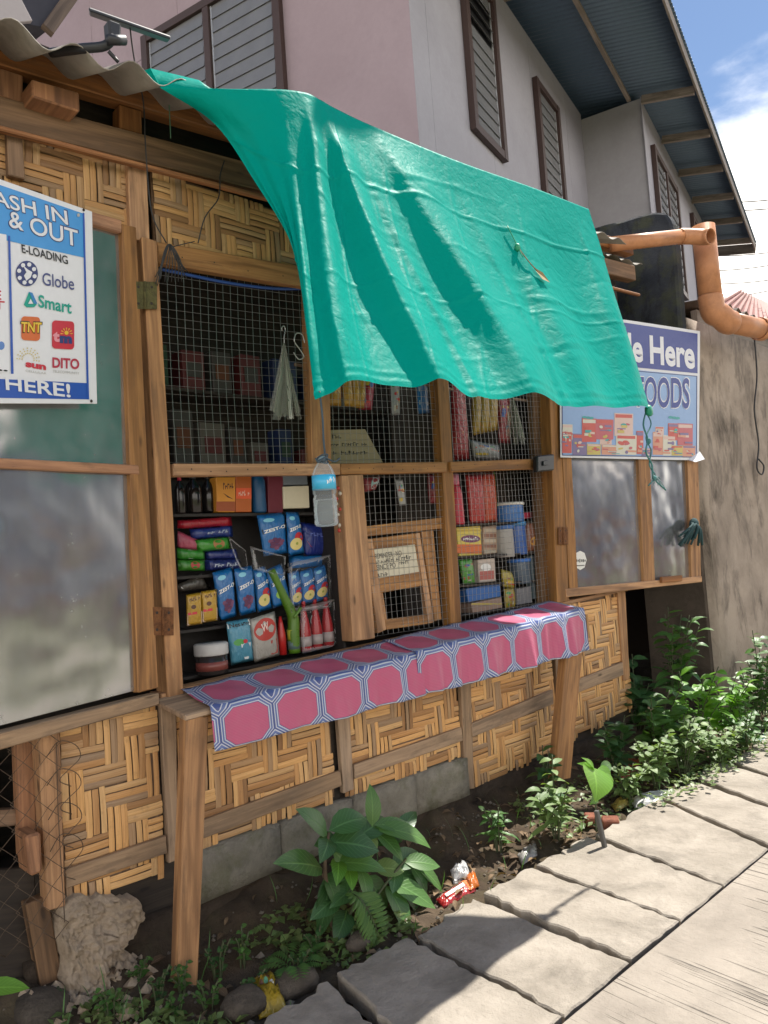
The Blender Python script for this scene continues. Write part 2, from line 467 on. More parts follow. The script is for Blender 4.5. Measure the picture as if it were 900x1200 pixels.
def pack(name, quad, Y, mat, label, cat, group=None, depth=.03, seal=.06, prints=None, parent=None, lean=0.0, plane=None):
    """pillow pack: bulging front and back between four pixel corners tl,tr,br,bl; prints(P) draws on u,v"""
    pl = plane or Plane((0, Y, 0), 0)
    tl, tr, br, bl = [pl.at(x, y, 0) for x, y in quad]
    if lean: tl = tl-pl.n*lean; tr = tr-pl.n*lean
    nu, nv = 8, 10
    def S(u, v, side):
        p = (tl*(1-u)+tr*u)*(1-v)+(bl*(1-u)+br*u)*v
        e = max(0, min(1, (v-seal)/(1-2*seal))) if seal < .5 else v
        b = (max(0, 4*u*(1-u))**.5)*(max(0, 4*e*(1-e))**.5)*depth/2
        return p+pl.n*(b*side)
    V = []; Fc = []
    for side in (1, -1):
        o = len(V)
        for j in range(nv+1):
            for i in range(nu+1): V.append(S(i/nu, j/nv, side))
        for j in range(nv):
            for i in range(nu):
                a = o+j*(nu+1)+i; q = (a, a+nu+1, a+nu+2, a+1)
                Fc.append(q if side == 1 else q[::-1])
    o = mesh(name, V, Fc, mat, parent, True)
    bm = bmesh.new(); bm.from_mesh(o.data); bmesh.ops.remove_doubles(bm, verts=bm.verts, dist=1e-5); bm.to_mesh(o.data); bm.free()
    if parent is None: tag(o, label, cat, group)
    if prints:
        P = Print(lambda u, v, off: S(max(0, min(1, u)), max(0, min(1, v)), 1)+pl.n*off)
        prints(P); P.build('print', o)
    return o
WHITE = plain((.78, .78, .76), .5, name='white_print'); BLACK = plain((.012, .012, .014), .4, name='black_print')
# ================================================================== SETTING
SOIL = concrete('soil_mat', (.105, .075, .05), (.05, .036, .025), .5, 1.6, moss=.15, bstr=1.0, rough=1.0)
ROADM = concrete('road_concrete', (.37, .325, .275), (.28, .245, .205), .22, .8, grooves=True, bstr=.8)
SLABM = concrete('slab_concrete', (.40, .355, .30), (.25, .22, .18), .38, 1.3, bstr=.9)
DARKSOIL = plain((.02, .016, .012), 1.0, name='drain_dark')
GRASSV = concrete('verge_grass', (.26, .25, .15), (.14, .17, .07), .3, .6, bstr=1.0, rough=1.0)

tag(mesh('ground', [(-400, -400, -.45), (600, -400, -.45), (600, 600, -.45), (-400, 600, -.45)], [(0, 1, 2, 3)], SOIL), kind='structure')
tag(wbox('road', (-40, -2.6, -.44), (80, 1.515, 0), ROADM, bev=.006), kind='structure')
tag(wbox('far_verge', (-40, -60, -.44), (80, -2.62, -.03), GRASSV, bev=0), kind='structure')

# drain channel covered with separate concrete slabs
pav = mesh('pavement', [(-8, 1.53, -.40), (30, 1.53, -.40), (30, 2.5, -.40), (-8, 2.5, -.40)], [(0, 1, 2, 3)], DARKSOIL)
tag(pav, kind='structure')
def drain_slab(xa0, xa1, xb0, xb1, y0, y1a, y1b, tilt):
    """near (road) edge xa0..xa1 at y0, wall edge xb0..xb1 at y1"""
    r = rnd
    out = []
    def edge(p, q, n, j):
        for k in range(n):
            t = k/n; v = p+(q-p)*t; a = j*(r.random()-.5)*2 if k else 0
            out.append(v+Vector((q-p).yx).normalized()*a*(1 if k else 0))
    A, B, Cc, E_ = Vector((xa0, y0)), Vector((xa1, y0)), Vector((xb1, y1b)), Vector((xb0, y1a))
    edge(A, B, 7, .005); edge(B, Cc, 20, .012); edge(Cc, E_, 10, .02); edge(E_, A, 20, .012)
    bm = bmesh.new()
    cx = sum(v.x for v in out)/len(out); cy = sum(v.y for v in out)/len(out)
    def z(v): return (v.x-cx)*tilt[0]+(v.y-cy)*tilt[1]+tilt[2]
    top = [bm.verts.new((v.x, v.y, z(v))) for v in out]; bot = [bm.verts.new((v.x+(cx-v.x)*.01, v.y+(cy-v.y)*.01, z(v)-.075)) for v in out]
    n = len(out)
    ft = bm.faces.new(top); bm.faces.new(bot[::-1])
    for i in range(n): bm.faces.new((top[i], bot[i], bot[(i+1) % n], top[(i+1) % n]))
    bmesh.ops.recalc_face_normals(bm, faces=bm.faces)
    bmesh.ops.bevel(bm, geom=[e for e in bm.edges if ft in e.link_faces], offset=.006, segments=1, affect='EDGES', clamp_overlap=True)
    return from_bm('slab', bm, SLABM, pav)
# gap lines read from the photo: (wall-side pixel, road-side pixel)
gaps = []
for w, q in (((398, 1150), (470, 1222)), ((490, 1100), (655, 1185)), ((560, 1048), (735, 1122)), ((632, 1015), (795, 1075)), ((712, 985), (850, 1035)), ((775, 935), (900, 990))):
    a, b = onZ(*w), onZ(*q)
    m = (b.x-a.x)/(b.y-a.y)
    gaps.append((a.x+(1.535-a.y)*m, a.x+(2.3-a.y)*m))
g0 = [(gaps[0][0]-.44*k, gaps[0][1]-.44*k) for k in range(6, 0, -1)]
g1 = [(gaps[-1][0]+.46*k, gaps[-1][1]+.46*k) for k in range(1, 14)]
allg = g0+gaps+g1
for i in range(len(allg)-1):
    (a0, b0), (a1, b1) = allg[i], allg[i+1]
    gw = .008; gb = .040+.018*rnd.random()
    drain_slab(a0+gw, a1-gw, b0+gb*.6, b1-gb*.6, 1.538, 2.27+.05*rnd.random(), 2.27+.05*rnd.random(),
               (rnd.uniform(-.012, .012), rnd.uniform(-.008, .008), rnd.uniform(-.012, .002)))

# strip of soil between the slabs and the walls
def hn(x, y):
    return (.018*sin(5.1*x+1.3*y)+.014*sin(11*x-7*y+1)+.010*sin(23*x+17*y)+.006*sin(47*x-31*y+.5))
def soil_z(x, y):
    t = max(0, min(1, (y-2.22)/.75)); base = -.055+.15*t*t
    return base+hn(x, y)*(.4+.8*t)
nx, ny = 420, 26
V = []; Fc = []
for j in range(ny):
    for i in range(nx):
        x = -1.5+14*i/(nx-1); y = 2.2+1.0*j/(ny-1); V.append((x, y, soil_z(x, y)+rnd.uniform(-.006, .006)))
for j in range(ny-1):
    for i in range(nx-1):
        a = j*nx+i; Fc.append((a, a+1, a+nx+1, a+nx))
o = len(V)
for i in range(nx): V.append((-1.5+14*i/(nx-1), 2.2, -.42))
for i in range(nx-1): Fc.append((i, i+nx*0+1, o+i+1, o+i))
tag(mesh('soil_strip', V, Fc, SOIL, smooth=True), kind='structure')
GRAVEL = plain((.16, .135, .105), .95, name='gravel_mat')
V = []; Fc = []
for k in range(900):
    x = rnd.uniform(.6, 8); y = rnd.uniform(2.2, 2.9); r = rnd.uniform(.004, .013)*(1.6 if rnd.random() < .08 else 1)
    z = soil_z(x, y)+r*.3; o = len(V)
    a = rnd.random()*6
    for q in range(5): V.append((x+r*cos(a+q*1.257)*rnd.uniform(.7, 1.2), y+r*sin(a+q*1.257)*rnd.uniform(.7, 1.2), z))
    V.append((x+rnd.uniform(-.3, .3)*r, y, z+r*.8)); V.append((x, y, z-r*.6))
    for q in range(5): Fc += [(o+q, o+(q+1) % 5, o+5), (o+(q+1) % 5, o+q, o+6)]
tag(mesh('gravel', V, Fc, GRAVEL), 'loose pebbles and crumbs scattered on the soil strip', kind='stuff')

# ------------------------------------------------------------------ two-storey house behind
HY = radians(14.7)
hc = onY(485, 80, 4.1); hc.z = 0
HSC = 4.1/3.7
HU = Vector((cos(HY), sin(HY), 0)); HN = Vector((sin(HY), -cos(HY), 0))
def HP(s, k, z): return hc+(HU*s+HN*k)*HSC+Vector((0, 0, CAMH+(z-CAMH)*HSC))
HPL = Plane(hc, HY)
SIDE = Plane(hc, HY+pi/2)      # pink side wall; its street normal is -? handled by HP
WPAINT = concrete('white_wall_paint', (.385, .38, .43), (.345, .34, .385), .10, .5, bstr=.12, rough=.75)
PINK = concrete('pink_wall_paint', (.40, .315, .35), (.36, .28, .31), .10, .5, bstr=.12, rough=.75)
DBROWN = plain((.055, .03, .026), .5, name='dark_window_wood')
house = empty('house', HP(0, 0, 0), 'two-storey white and pink house with blue-grey roof rising behind the shop', 'house')
BACK = plain((.05, .045, .045), .9, name='wall_backing')
# backing core and wall boards with open joints
core = prism('wall_core', [HP(.02, -.03, 0), HP(10.4, -.03, 0), HP(10.4, -.03, 6.98), HP(.02, -.03, 6.98)],
             [HP(.02, -5, 0), HP(10.4, -5, 0), HP(10.4, -5, 6.98), HP(.02, -5, 6.98)], BACK, house, 0)
s = 0.0
joints = [0, .28, 1.50, 2.72, 3.94, 4.62]
for a, b in zip(joints[:-1], joints[1:]):
    for z0, z1 in ((0, 4.4), (4.404, 7.0)):
        prism('wall_board', [HP(a+.002, 0, z0), HP(b-.002, 0, z0), HP(b-.002, 0, z1), HP(a+.002, 0, z1)],
              [HP(a+.002, -.028, z0), HP(b-.002, -.028, z0), HP(b-.002, -.028, z1), HP(a+.002, -.028, z1)], WPAINT, house, .001)
tj = [.0, 1.2, 2.4, 3.6, 4.8]
for a, b in zip(tj[:-1], tj[1:]):
    for z0, z1 in ((0, 4.0), (4.004, 6.44), (6.444, 8.2)):
        f = [HP(-.002, -a-.002, z0), HP(-.002, -b+.002, z0), HP(-.002, -b+.002, z1), HP(-.002, -a-.002, z1)]
        prism('side_wall_board', f, [p+HU*.02 for p in f], PINK, house, .001)
# projecting bay
kb = .74
f = [HP(4.62, -.02, 3.2), HP(4.62, kb, 3.2), HP(4.62, kb, 6.93), HP(4.62, -.02, 6.93)]
bay = prism('bay_side', f, [p+HU*.05 for p in f], concrete('bay_paint', (.40, .39, .42), (.36, .35, .38), .1, .5, bstr=.1), house, .002)
f = [HP(4.672, kb, 0), HP(10.2, kb, 0), HP(10.2, kb, 6.93), HP(4.672, kb, 6.93)]
prism('bay_front', f, [p-HN*.05 for p in f], WPAINT, house, .002)
f = [HP(10.15, kb-.06, 0), HP(10.2, kb-.06, 0), HP(10.2, kb-.06, 6.9), HP(10.15, kb-.06, 6.9)]
prism('bay_side', f, [p-HN*.8 for p in f], WPAINT, house, .002)
f = [HP(4.59, kb+.012, 3.2), HP(4.7, kb+.012, 3.2), HP(4.7, kb+.012, 6.93), HP(4.59, kb+.012, 6.93)]
prism('corner_trim', f, [p-HN*.01 for p in f], WPAINT, house, .001)
GLASSD = None
def louvre_mat():
    m, n, out = newmat('louvre_glass')
    v = objvec(n)
    prin(n, out, Base_Color=mixc(n, noise(n, v, 6, 4), (.15, .155, .165), (.22, .22, .23)), Roughness=.25, Specular_IOR_Level=.7)
    return m
LOUV = louvre_mat()
def window(P, s0, s1, z0, z1, nslat, mull=None, open_rows=()):
    """P(s, out, z) -> point; frame round s0..s1, z0..z1 with glass louvres"""
    fw, fd = .075, .06
    def rect(a, b, c, d, o0, o1, name, mat, parent):
        f = [P(a, o1, c), P(b, o1, c), P(b, o1, d), P(a, o1, d)]; k = [P(a, o0, c), P(b, o0, c), P(b, o0, d), P(a, o0, d)]
        return prism(name, f, k, mat, parent, .002)
    w = rect(s0+fw, s1-fw, z0+fw, z1-fw, .004, .012, 'window', BLACK, house)
    rect(s0, s0+fw, z0, z1, .003, fd, 'frame', DBROWN, w); rect(s1-fw, s1, z0, z1, .003, fd, 'frame', DBROWN, w)
    rect(s0+fw+.001, s1-fw-.001, z0, z0+fw, .003, fd-.004, 'frame', DBROWN, w); rect(s0+fw+.001, s1-fw-.001, z1-fw, z1, .003, fd-.004, 'frame', DBROWN, w)
    cols = [(s0+fw+.004, s1-fw-.004)]
    if mull:
        m = (s0+s1)/2; rect(m-.035, m+.035, z0+fw+.001, z1-fw-.001, .003, fd-.006, 'mullion', DBROWN, w); cols = [(s0+fw+.004, m-.04), (m+.04, s1-fw-.004)]
    ALU = plain((.55, .57, .6), .4, .6, name='jalousie_clip')
    for a, b in cols:
        rect(a, a+.018, z0+fw+.002, z1-fw-.002, .014, .03, 'clip_rail', ALU, w); rect(b-.018, b, z0+fw+.002, z1-fw-.002, .014, .03, 'clip_rail', ALU, w)
        h = (z1-z0-2*fw)/nslat
        for k in range(nslat):
            zz = z0+fw+h*k; tilt = .03
            f = [P(a+.02, .034, zz-.004), P(b-.02, .034, zz-.004), P(b-.02, .022, zz+h*1.02), P(a+.02, .022, zz+h*1.02)]
            if k in open_rows: f = [P(a+.02, .05, zz+h*.4), P(b-.02, .05, zz+h*.4), P(b-.02, .02, zz+h*.75), P(a+.02, .02, zz+h*.75)]
            prism('louvre', f, [p-(P(0, 1, 0)-P(0, 0, 0))*.005 for p in f], LOUV, w, 0)
    return w
HPf = lambda s, o, z: HP(s, o, z)
def hs(px, py, k=0):
    q = HPL.at(px, py, k*HSC); return (q-hc).dot(HU)/HSC, CAMH+(q.z-CAMH)/HSC
s0, zb = hs(551, 155); s1, _ = hs(589, 186)
window(HPf, s0, s1, zb+.02, zb+1.62, 12, open_rows=(8, 9, 10))
s0, zt = hs(623, 93); s1, _ = hs(650, 127)
window(HPf, s0, s1, zt-1.62, zt+.02, 12)
s0, zt = hs(762, 173, kb); s1, _ = hs(789, 211, kb)
HPk = lambda s, o, z: HP(s, kb+o, z)
window(HPk, s0, s1, zt-1.6, zt+.03, 12, mull=True)
s0, zt = hs(808, 252, kb)
window(HPk, s0, s0+1.2, zt-1.6, zt+.03, 12)
# side window in the pink wall
HPs = lambda s, o, z: HP(-o-.002, -s, z)
def ts(px, py):
    d = Vector(ray(px, py)); t = (hc-Vector(CAM)).dot(HU)/d.dot(HU); q = Vector(CAM)+d*t; return (q-hc).dot(-HN)/HSC, CAMH+(q.z-CAMH)/HSC
t0, _ = ts(337, 90); t1, zt = ts(170, 47)
window(HPs, t0, t1, zt-1.30, zt, 9, mull=True)
# roof: corrugated sheet on rafters, eave over the street side
ROOFU = plain((.10, .155, .23), .45, .35, name='roof_underside_blue')
RAFT = wood('rafter_wood', (.20, .15, .12), (.36, .30, .26), grey=.5, knots=False)
def roofz(k): return 7.16-k*.19
def corr(name, fn, u0, u1, du, v0, v1, nv, amp, wl, mat, parent, thick=.004):
    """corrugated sheet: waves run across u"""
    nu_ = int((u1-u0)/du); V = []; Fc = []
    for j in range(nv+1):
        v = v0+(v1-v0)*j/nv
        for i in range(nu_+1):
            u = u0+(u1-u0)*i/nu_; V.append(fn(u, v, amp*sin(2*pi*u/wl)))
    n = len(V)
    for j in range(nv+1):
        v = v0+(v1-v0)*j/nv
        for i in range(nu_+1):
            u = u0+(u1-u0)*i/nu_; V.append(fn(u, v, amp*sin(2*pi*u/wl)-thick))
    W_ = nu_+1
    for j in range(nv):
        for i in range(nu_):
            a = j*W_+i; Fc.append((a, a+1, a+W_+1, a+W_)); Fc.append((n+a, n+a+W_, n+a+W_+1, n+a+1))
    for i in range(nu_):
        Fc.append((i, n+i, n+i+1, i+1)); a = nv*W_+i; Fc.append((a, a+1, n+a+1, n+a))
    for j in range(nv):
        a = j*W_; Fc.append((a, a+W_, n+a+W_, n+a)); a = j*W_+nu_; Fc.append((a, n+a, n+a+W_, a+W_))
    return mesh(name, V, Fc, mat, parent, True)
roof = corr('roof', lambda u, v, h: HP(u, v, roofz(v)+h), -.6, 10.75, .0125, -3.5, 1.42, 3, .011, .076, ROOFU, house)
for k, s1_ in ((.62, 4.55),):
    bar('purlin', HP(-.55, k, roofz(k)-.125), HP(s1_, k, roofz(k)-.125), .05, .05, RAFT, roof)
for s_ in (.5, 2.1, 4.60, 5.75, 6.9, 8.0, 9.1, 10.2):
    k0 = .0 if s_ < 4.6 else kb+.014
    bar('rafter', HP(s_, k0+.003, roofz(k0)-.125), HP(s_, 1.36, roofz(1.36)-.125), .05, .11, RAFT, roof)
FASC = wood('fascia_wood', (.16, .13, .11), (.30, .265, .235), grey=.5, knots=False)
bar('fascia', HP(-.6, 1.385, roofz(1.385)-.085), HP(10.7, 1.385, roofz(1.385)-.085), .026, .15, FASC, roof)
bar('barge_board', HP(10.72, .7, roofz(.7)-.11), HP(10.72, 1.40, roofz(1.4)-.11), .026, .2, FASC, roof)
# brown lean-to eave past the side window, upper left corner of the view
eave = empty('neighbour_eave', (1.0, 4.6, 3.9), 'dark underside of a roof eave in the upper left corner', 'eave')
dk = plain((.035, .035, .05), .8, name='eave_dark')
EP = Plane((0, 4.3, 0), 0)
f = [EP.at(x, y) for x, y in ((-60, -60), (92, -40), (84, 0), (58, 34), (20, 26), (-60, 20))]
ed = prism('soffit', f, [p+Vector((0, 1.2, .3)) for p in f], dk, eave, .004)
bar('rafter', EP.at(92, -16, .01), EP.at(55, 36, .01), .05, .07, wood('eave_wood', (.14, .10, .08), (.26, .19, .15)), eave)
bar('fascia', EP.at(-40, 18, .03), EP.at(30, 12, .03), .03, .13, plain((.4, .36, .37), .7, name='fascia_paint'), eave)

# ------------------------------------------------------------------ right: concrete wall, dark wall end, roofs
WALLR = concrete('right_wall_plaster', (.44, .365, .295), (.25, .205, .165), .85, .9, vert=True, bstr=.7)  # dark blotches combine stains with shadow patches painted into the plaster colour
YW = 2.85
cw = mesh('concrete_wall', [], [], WALLR)
bpy.data.objects.remove(cw)
def rough_block(name, lo, hi, mat, step=.12, amp=.012, parent=None):
    """plastered block: box with a fine grid pushed about on its street and left faces"""
    bm = bmesh.new()
    bmesh.ops.create_cube(bm, size=1)
    for v in bm.verts: v.co = Vector([lo[i]+(v.co[i]+.5)*(hi[i]-lo[i]) for i in range(3)])
    m = max(int((hi[0]-lo[0])/step), 1)
    for ax in range(3):
        n = int((hi[ax]-lo[ax])/step)
        for k in range(1, n):
            co = [0, 0, 0]; co[ax] = lo[ax]+(hi[ax]-lo[ax])*k/n; no = [0, 0, 0]; no[ax] = 1
            bmesh.ops.bisect_plane(bm, geom=bm.verts[:]+bm.edges[:]+bm.faces[:], plane_co=co, plane_no=no)
    for v in bm.verts:
        c = v.co; q = sin(c.x*3.1+c.z*2.3)*.5+sin(c.x*7.7-c.z*5.1+c.y*4)*.3+rnd.uniform(-.35, .35)
        v.co += Vector((q*amp*.6, q*amp, q*amp*.5))
    return from_bm(name, bm, mat, parent, True)
tag(rough_block('concrete_wall', (6.56, YW, -.3), (15, YW+.5, 3.42), WALLR, .2, .012), 'grey plastered wall with stains and painted shadow blotches at the right edge behind the weeds', 'wall')
DARKW = concrete('dark_wall', (.055, .062, .075), (.025, .03, .04), .7, 1.2, moss=.35, vert=True, bstr=.8)
# mould-black wall end with a rounded top
prof = [(2.80, 2.2), (2.80, 4.02), (2.83, 4.16), (2.90, 4.23), (3.05, 4.27), (3.25, 4.30), (3.5, 4.36), (3.9, 4.40), (4.6, 4.40), (4.6, 2.2)]
prof = [(2.855, 2.2), (2.85, 3.3), (2.83, 4.10), (2.845, 4.25), (2.89, 4.34), (2.99, 4.385), (3.15, 4.41), (3.3, 4.42), (3.45, 4.45), (3.7, 4.47), (3.9, 4.5), (3.95, 2.2)]
f = [Vector((6.42, y, z)) for y, z in prof]
dw = prism('blackened_wall', f, [p+Vector((.13, 0, 0)) for p in f], DARKW, None, .02)
tag(dw, 'mould-blackened wall end with rounded top behind the blue food sign', 'wall')
# recess behind the end of the bamboo wall, shade put into its colours
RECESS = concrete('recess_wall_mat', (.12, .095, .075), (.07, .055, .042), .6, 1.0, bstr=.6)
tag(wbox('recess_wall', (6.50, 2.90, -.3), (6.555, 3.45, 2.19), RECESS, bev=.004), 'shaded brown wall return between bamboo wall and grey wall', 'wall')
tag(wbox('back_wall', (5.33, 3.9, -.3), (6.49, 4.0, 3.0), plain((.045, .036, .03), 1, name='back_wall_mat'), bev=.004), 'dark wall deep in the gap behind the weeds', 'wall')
# low corrugated roof on top of the grey wall, far red roof behind it
lr = empty('low_roof', (7, 3, 3.45), 'weathered corrugated roof edge on top of the grey wall', 'roof')
OLDTIN = concrete('old_tin', (.16, .12, .10), (.09, .07, .06), .5, 1.5, bstr=.3, rough=.7)
corr('sheet', lambda u, v, h: Vector((u, v, 3.61+(v-2.74)*.12+h)), 6.9, 15, .022, 2.74, 3.8, 2, .028, .19, OLDTIN, lr)
wbox('wall_plate', (6.9, 2.90, 3.43), (15, 2.96, 3.57), FASC, lr)
rr = empty('far_house', (18, 7.5, 0), 'far house with faded red roof beyond the grey wall', 'house')
REDT = concrete('red_tin', (.30, .10, .075), (.22, .075, .06), .3, .4, bstr=.2, rough=.6)
f = [Vector(p) for p in ((15.3, 6, 6.05), (26, 6, 6.05), (26, 7.4, 7.75), (20.4, 7.4, 7.75))]
rf = prism('roof', f, [p+Vector((0, 0, -.06)) for p in f], REDT, rr, 0)
for k in range(34):
    t = k/33; a = f[0].lerp(f[1], t); b = f[3].lerp(f[2], t); bar('roof_rib', a+Vector((0, 0, .02)), b+Vector((0, 0, .02)), .06, .04, REDT, rf, bev=0)
wbox('wall', (15.9, 6.4, -.4), (25.5, 10, 6.03), WPAINT, rr, .0)
# overhead lines in the right-hand sky
WIRE = plain((.03, .03, .032), .6, name='cable_black')
nm = ['topmost', 'second', 'third', 'fourth', 'fifth', 'lowest']
for i, (ya, yb, dst) in enumerate(((236, 229, 9.0), (245, 240, 8.8), (300, 290, 10.5), (318, 303, 10.5), (333, 322, 11), (352, 330, 11.5))):
    a = onY(818, ya, dst); b = onY(960, yb-4, dst*.62)
    pts = [a.lerp(b, t/10)+Vector((0, 0, -.12*sin(pi*t/10))) for t in range(-6, 17)]
    tag(tube('power_line', pts, .017, WIRE, seg=5), f'thin dark overhead cable in the right-hand sky, {nm[i]} of six', 'cable', 'overhead cables')

# ------------------------------------------------------------------ orange drain pipe
PVC = concrete('orange_pvc', (.58, .27, .13), (.47, .22, .115), .25, 2.0, bstr=.06, rough=.42)
pp = empty('drain_pipe', (6.4, 2.62, 3.2), 'weathered orange plastic drain pipe with elbows above the grey wall', 'pipe')
A = onY(818, 262, 2.62); A2 = onY(833, 352, 2.62); E1 = onY(840, 372, 2.60); E2 = onY(852, 377, 2.56); E3 = onY(893, 386, 2.45)
A.x = A2.x-.01
R_ = .095
def pipe(pts, r, name, parent, open_end=False):
    o = tube(name, pts, r, PVC, parent, 24, cap=not open_end)
    if open_end:
        md = o.modifiers.new('s', 'SOLIDIFY'); md.thickness = .008; md.offset = -1
    return o
up = pipe([A, A2], R_, 'upright', pp, True)
pipe(smoothpts([A2+Vector((0, 0, .03)), A2, A2+Vector((.02, -.005, -.10)), A2.lerp(E2, .5)+Vector((0, 0, -.035)), E2, E2+(E3-E2)*.1], 6), R_*1.08, 'elbow', pp)
pipe([E2, E3], R_*.93, 'outlet', pp, True)
pipe([E3-(E3-E2).normalized()*.05, E3+(E3-E2).normalized()*.012], R_*1.06, 'collar', pp, True)
hz = empty('overflow_pipe', (5.6, 2.78, 3.9), 'short horizontal orange pipe with open elbow in front of the blackened wall', 'pipe')
B0 = onY(728, 285, 2.86); B1 = onY(800, 277, 2.62)
pipe([B0-(B1-B0)*.15, B1], .058, 'run', hz)
e = [B1-(B1-B0)*.05, B1, B1+Vector((.08, -.05, -.0)), B1+Vector((.12, -.12, -.02)), B1+Vector((.11, -.18, -.035))]
pipe(smoothpts(e, 5), .064, 'elbow', hz, True)
# black cable down the grey wall
pts = smoothpts([onY(884, 395, YW-.05), onY(887, 440, YW-.04), onY(884, 480, YW-.045), onY(889, 520, YW-.04), onY(887, 548, YW-.05), onY(893, 556, YW-.05), onY(895, 546, YW-.05), onY(889, 538, YW-.05)], 5)
tag(tube('hanging_cable', pts, .008, WIRE, seg=6), 'black cable hanging down the blotched grey wall', 'cable')
# ================================================================== SHOP
WOOD = wood('frame_wood', (.29, .135, .05), (.50, .26, .10))
WOODR = wood('red_wood', (.24, .095, .036), (.41, .185, .07))
WOODG = wood('grey_wood', (.27, .165, .09), (.46, .30, .17), grey=.25)
WOODD = wood('dark_wood', (.15, .085, .045), (.28, .165, .09))
RUST = concrete('rust', (.23, .10, .04), (.11, .045, .022), .5, 14, bstr=.6, rough=.8)
GALV = plain((.36, .36, .35), .45, .7, name='galvanised_wire')
NAIL = plain((.05, .04, .035), .6, .5, name='nail_head')
DIM = wood('dimmed_interior_wood', (.022, .015, .011), (.045, .032, .022))  # darkness of the enclosed spaces is put into this wood colour

shop = empty('store_front', (1.6, D, 0), 'wooden shop front with wire mesh windows under the green tarpaulin', 'shop')
# posts
board('post', [(166, 277), (184, 282), (216, 816), (197, 820)], WOOD, shop, off=.045, t=.10)
board('post', [(360, 322), (384, 326), (389, 546), (366, 546)], WOOD, shop, off=-.002, t=.06)
board('post', [(400, 557), (426, 556), (440, 748), (414, 752)], WOOD, shop, off=.03, t=.09)
board('post', [(512, 430), (525, 430), (541, 732), (529, 736)], WOOD, shop, off=.012, t=.07)
board('post', [(643, 430), (655, 430), (667, 704), (653, 707)], WOOD, shop, off=.04, t=.14)
board('post', [(622, 430), (640, 430), (651, 706), (636, 709)], WOODD, shop, off=-.05, t=.05)
# rails
board('rail', [(184, 283), (359, 313), (359, 337), (186, 308)], WOOD, shop, off=.02, t=.05)
board('rail', [(203, 543), (399, 543), (399, 556), (203, 558)], WOOD, shop, off=.028, t=.05)
board('rail', [(399.5, 543), (524, 541), (524, 553.5), (399.5, 556)], WOOD, shop, off=.026, t=.05)
board('rail', [(528, 541), (643, 537), (643, 549), (529, 553)], WOOD, shop, off=.03, t=.05)
# nails in the rails
V = []; Fc = []
for (xa, ya, xb, yb, n) in ((215, 551, 360, 550, 7), (405, 550, 518, 547.5, 9), (536, 547, 628, 543.5, 6), (200, 300, 350, 327, 4)):
    for k in range(n):
        t = (k+.3+.4*rnd.random())/n; c = FACADE.at(xa+(xb-xa)*t, ya+(yb-ya)*t+rnd.uniform(-2, 2), .0335)
        o = len(V); V += [c+Vector((.0035*cos(a*pi/3), 0, .0035*sin(a*pi/3))) for a in range(6)]; Fc.append(tuple(range(o, o+6)))
mesh('nails', V, Fc, NAIL, shop)
# wire mesh: every wire is a thin rod, slightly bowed
def wire_mesh(quad, off, step=.0385):
    P = [FACADE.at(x, y, off) for x, y in quad]
    x0 = min(P[0].x, P[3].x); x1 = max(P[1].x, P[2].x); z0 = min(P[2].z, P[3].z); z1 = max(P[0].z, P[1].z)
    V = []; Fc = []
    def lim(x):   # top and bottom at this x
        t = (x-x0)/(x1-x0); return P[3].z+(P[2].z-P[3].z)*t, P[0].z+(P[1].z-P[0].z)*t
    def add(pts):
        v, f = tube_data(pts, .00125, 3, False); o = len(V); V.extend(v); Fc.extend(tuple(i+o for i in q) for q in f)
    def wob(x, z): return Vector((.006*sin(3.1*z+x*2), .010*sin(2.2*x+1.7*z)+.004*sin(7*x-5*z), .007*sin(2.6*x+.5)))
    n = int((x1-x0)/step)
    for i in range(n+1):
        x = x0+(x1-x0)*i/n; a, b = lim(x)
        add([Vector((x, P[0].y, a+(b-a)*k/8))+wob(x, a+(b-a)*k/8) for k in range(9)])
    m = int((z1-z0)/step)
    for j in range(m+1):
        t = j/m
        pts = []
        for k in range(9):
            x = x0+(x1-x0)*k/8; a, b = lim(x); z = a+(b-a)*t; pts.append(Vector((x, P[0].y, z))+wob(x, z))
        add(pts)
    return mesh('wire_mesh', V, Fc, GALV, shop)
wire_mesh([(186, 300), (362, 332), (367, 550), (203, 550)], -.03)
wire_mesh([(383, 430), (513, 438), (523, 546), (388, 549)], -.03)
wire_mesh([(526, 438), (640, 446), (645, 543), (531, 547)], -.03)
wire_mesh([(425, 553), (522, 551), (532, 732), (438, 748)], -.008)
wire_mesh([(530, 549), (640, 545), (652, 708), (541, 728)], -.03)

# serving hatch behind the mesh
hatch = empty('serving_hatch', FACADE.at(440, 745, -.03), 'small wooden serving hatch door behind wire mesh above the counter', 'hatch')
def hb(name, q, off, t, mat=WOOD): return board(name, q, mat, hatch, off=off, t=t, bev=.003)
hb('lintel', [(425, 617), (523, 606), (523, 619), (426, 629)], -.016, .03)
hb('stile', [(427, 632), (437, 631), (453, 738), (443, 742)], -.017, .03)
hb('stile', [(487, 625), (492, 624), (509, 729), (502, 731)], -.018, .03)
hb('jamb', [(494, 623), (508, 621), (518, 726), (510, 728)], -.017, .035)
hb('door_panel', [(437.5, 631), (486, 625), (497, 686), (446, 695)], -.024, .018)
hb('bottom_rail', [(451, 726), (500, 720), (502, 731), (453, 738)], -.019, .03)
hb('side_strip', [(446, 695), (449, 694.5), (454, 726), (451, 726.5)], -.022, .02)
PAPER = plain((.60, .55, .43), .85, name='note_paper'); INK = plain((.03, .03, .035), .8, name='pen_ink')
note = board('paper_note', [(438, 644), (486, 638), (491, 670), (442, 678)], PAPER, None, off=-.0215, t=.0016, bev=0)
tag(note, 'handwritten paper note stuck on the serving hatch door', 'note')
P = Print(lambda x, y, off: FACADE.at(x, y, -.0215+off))
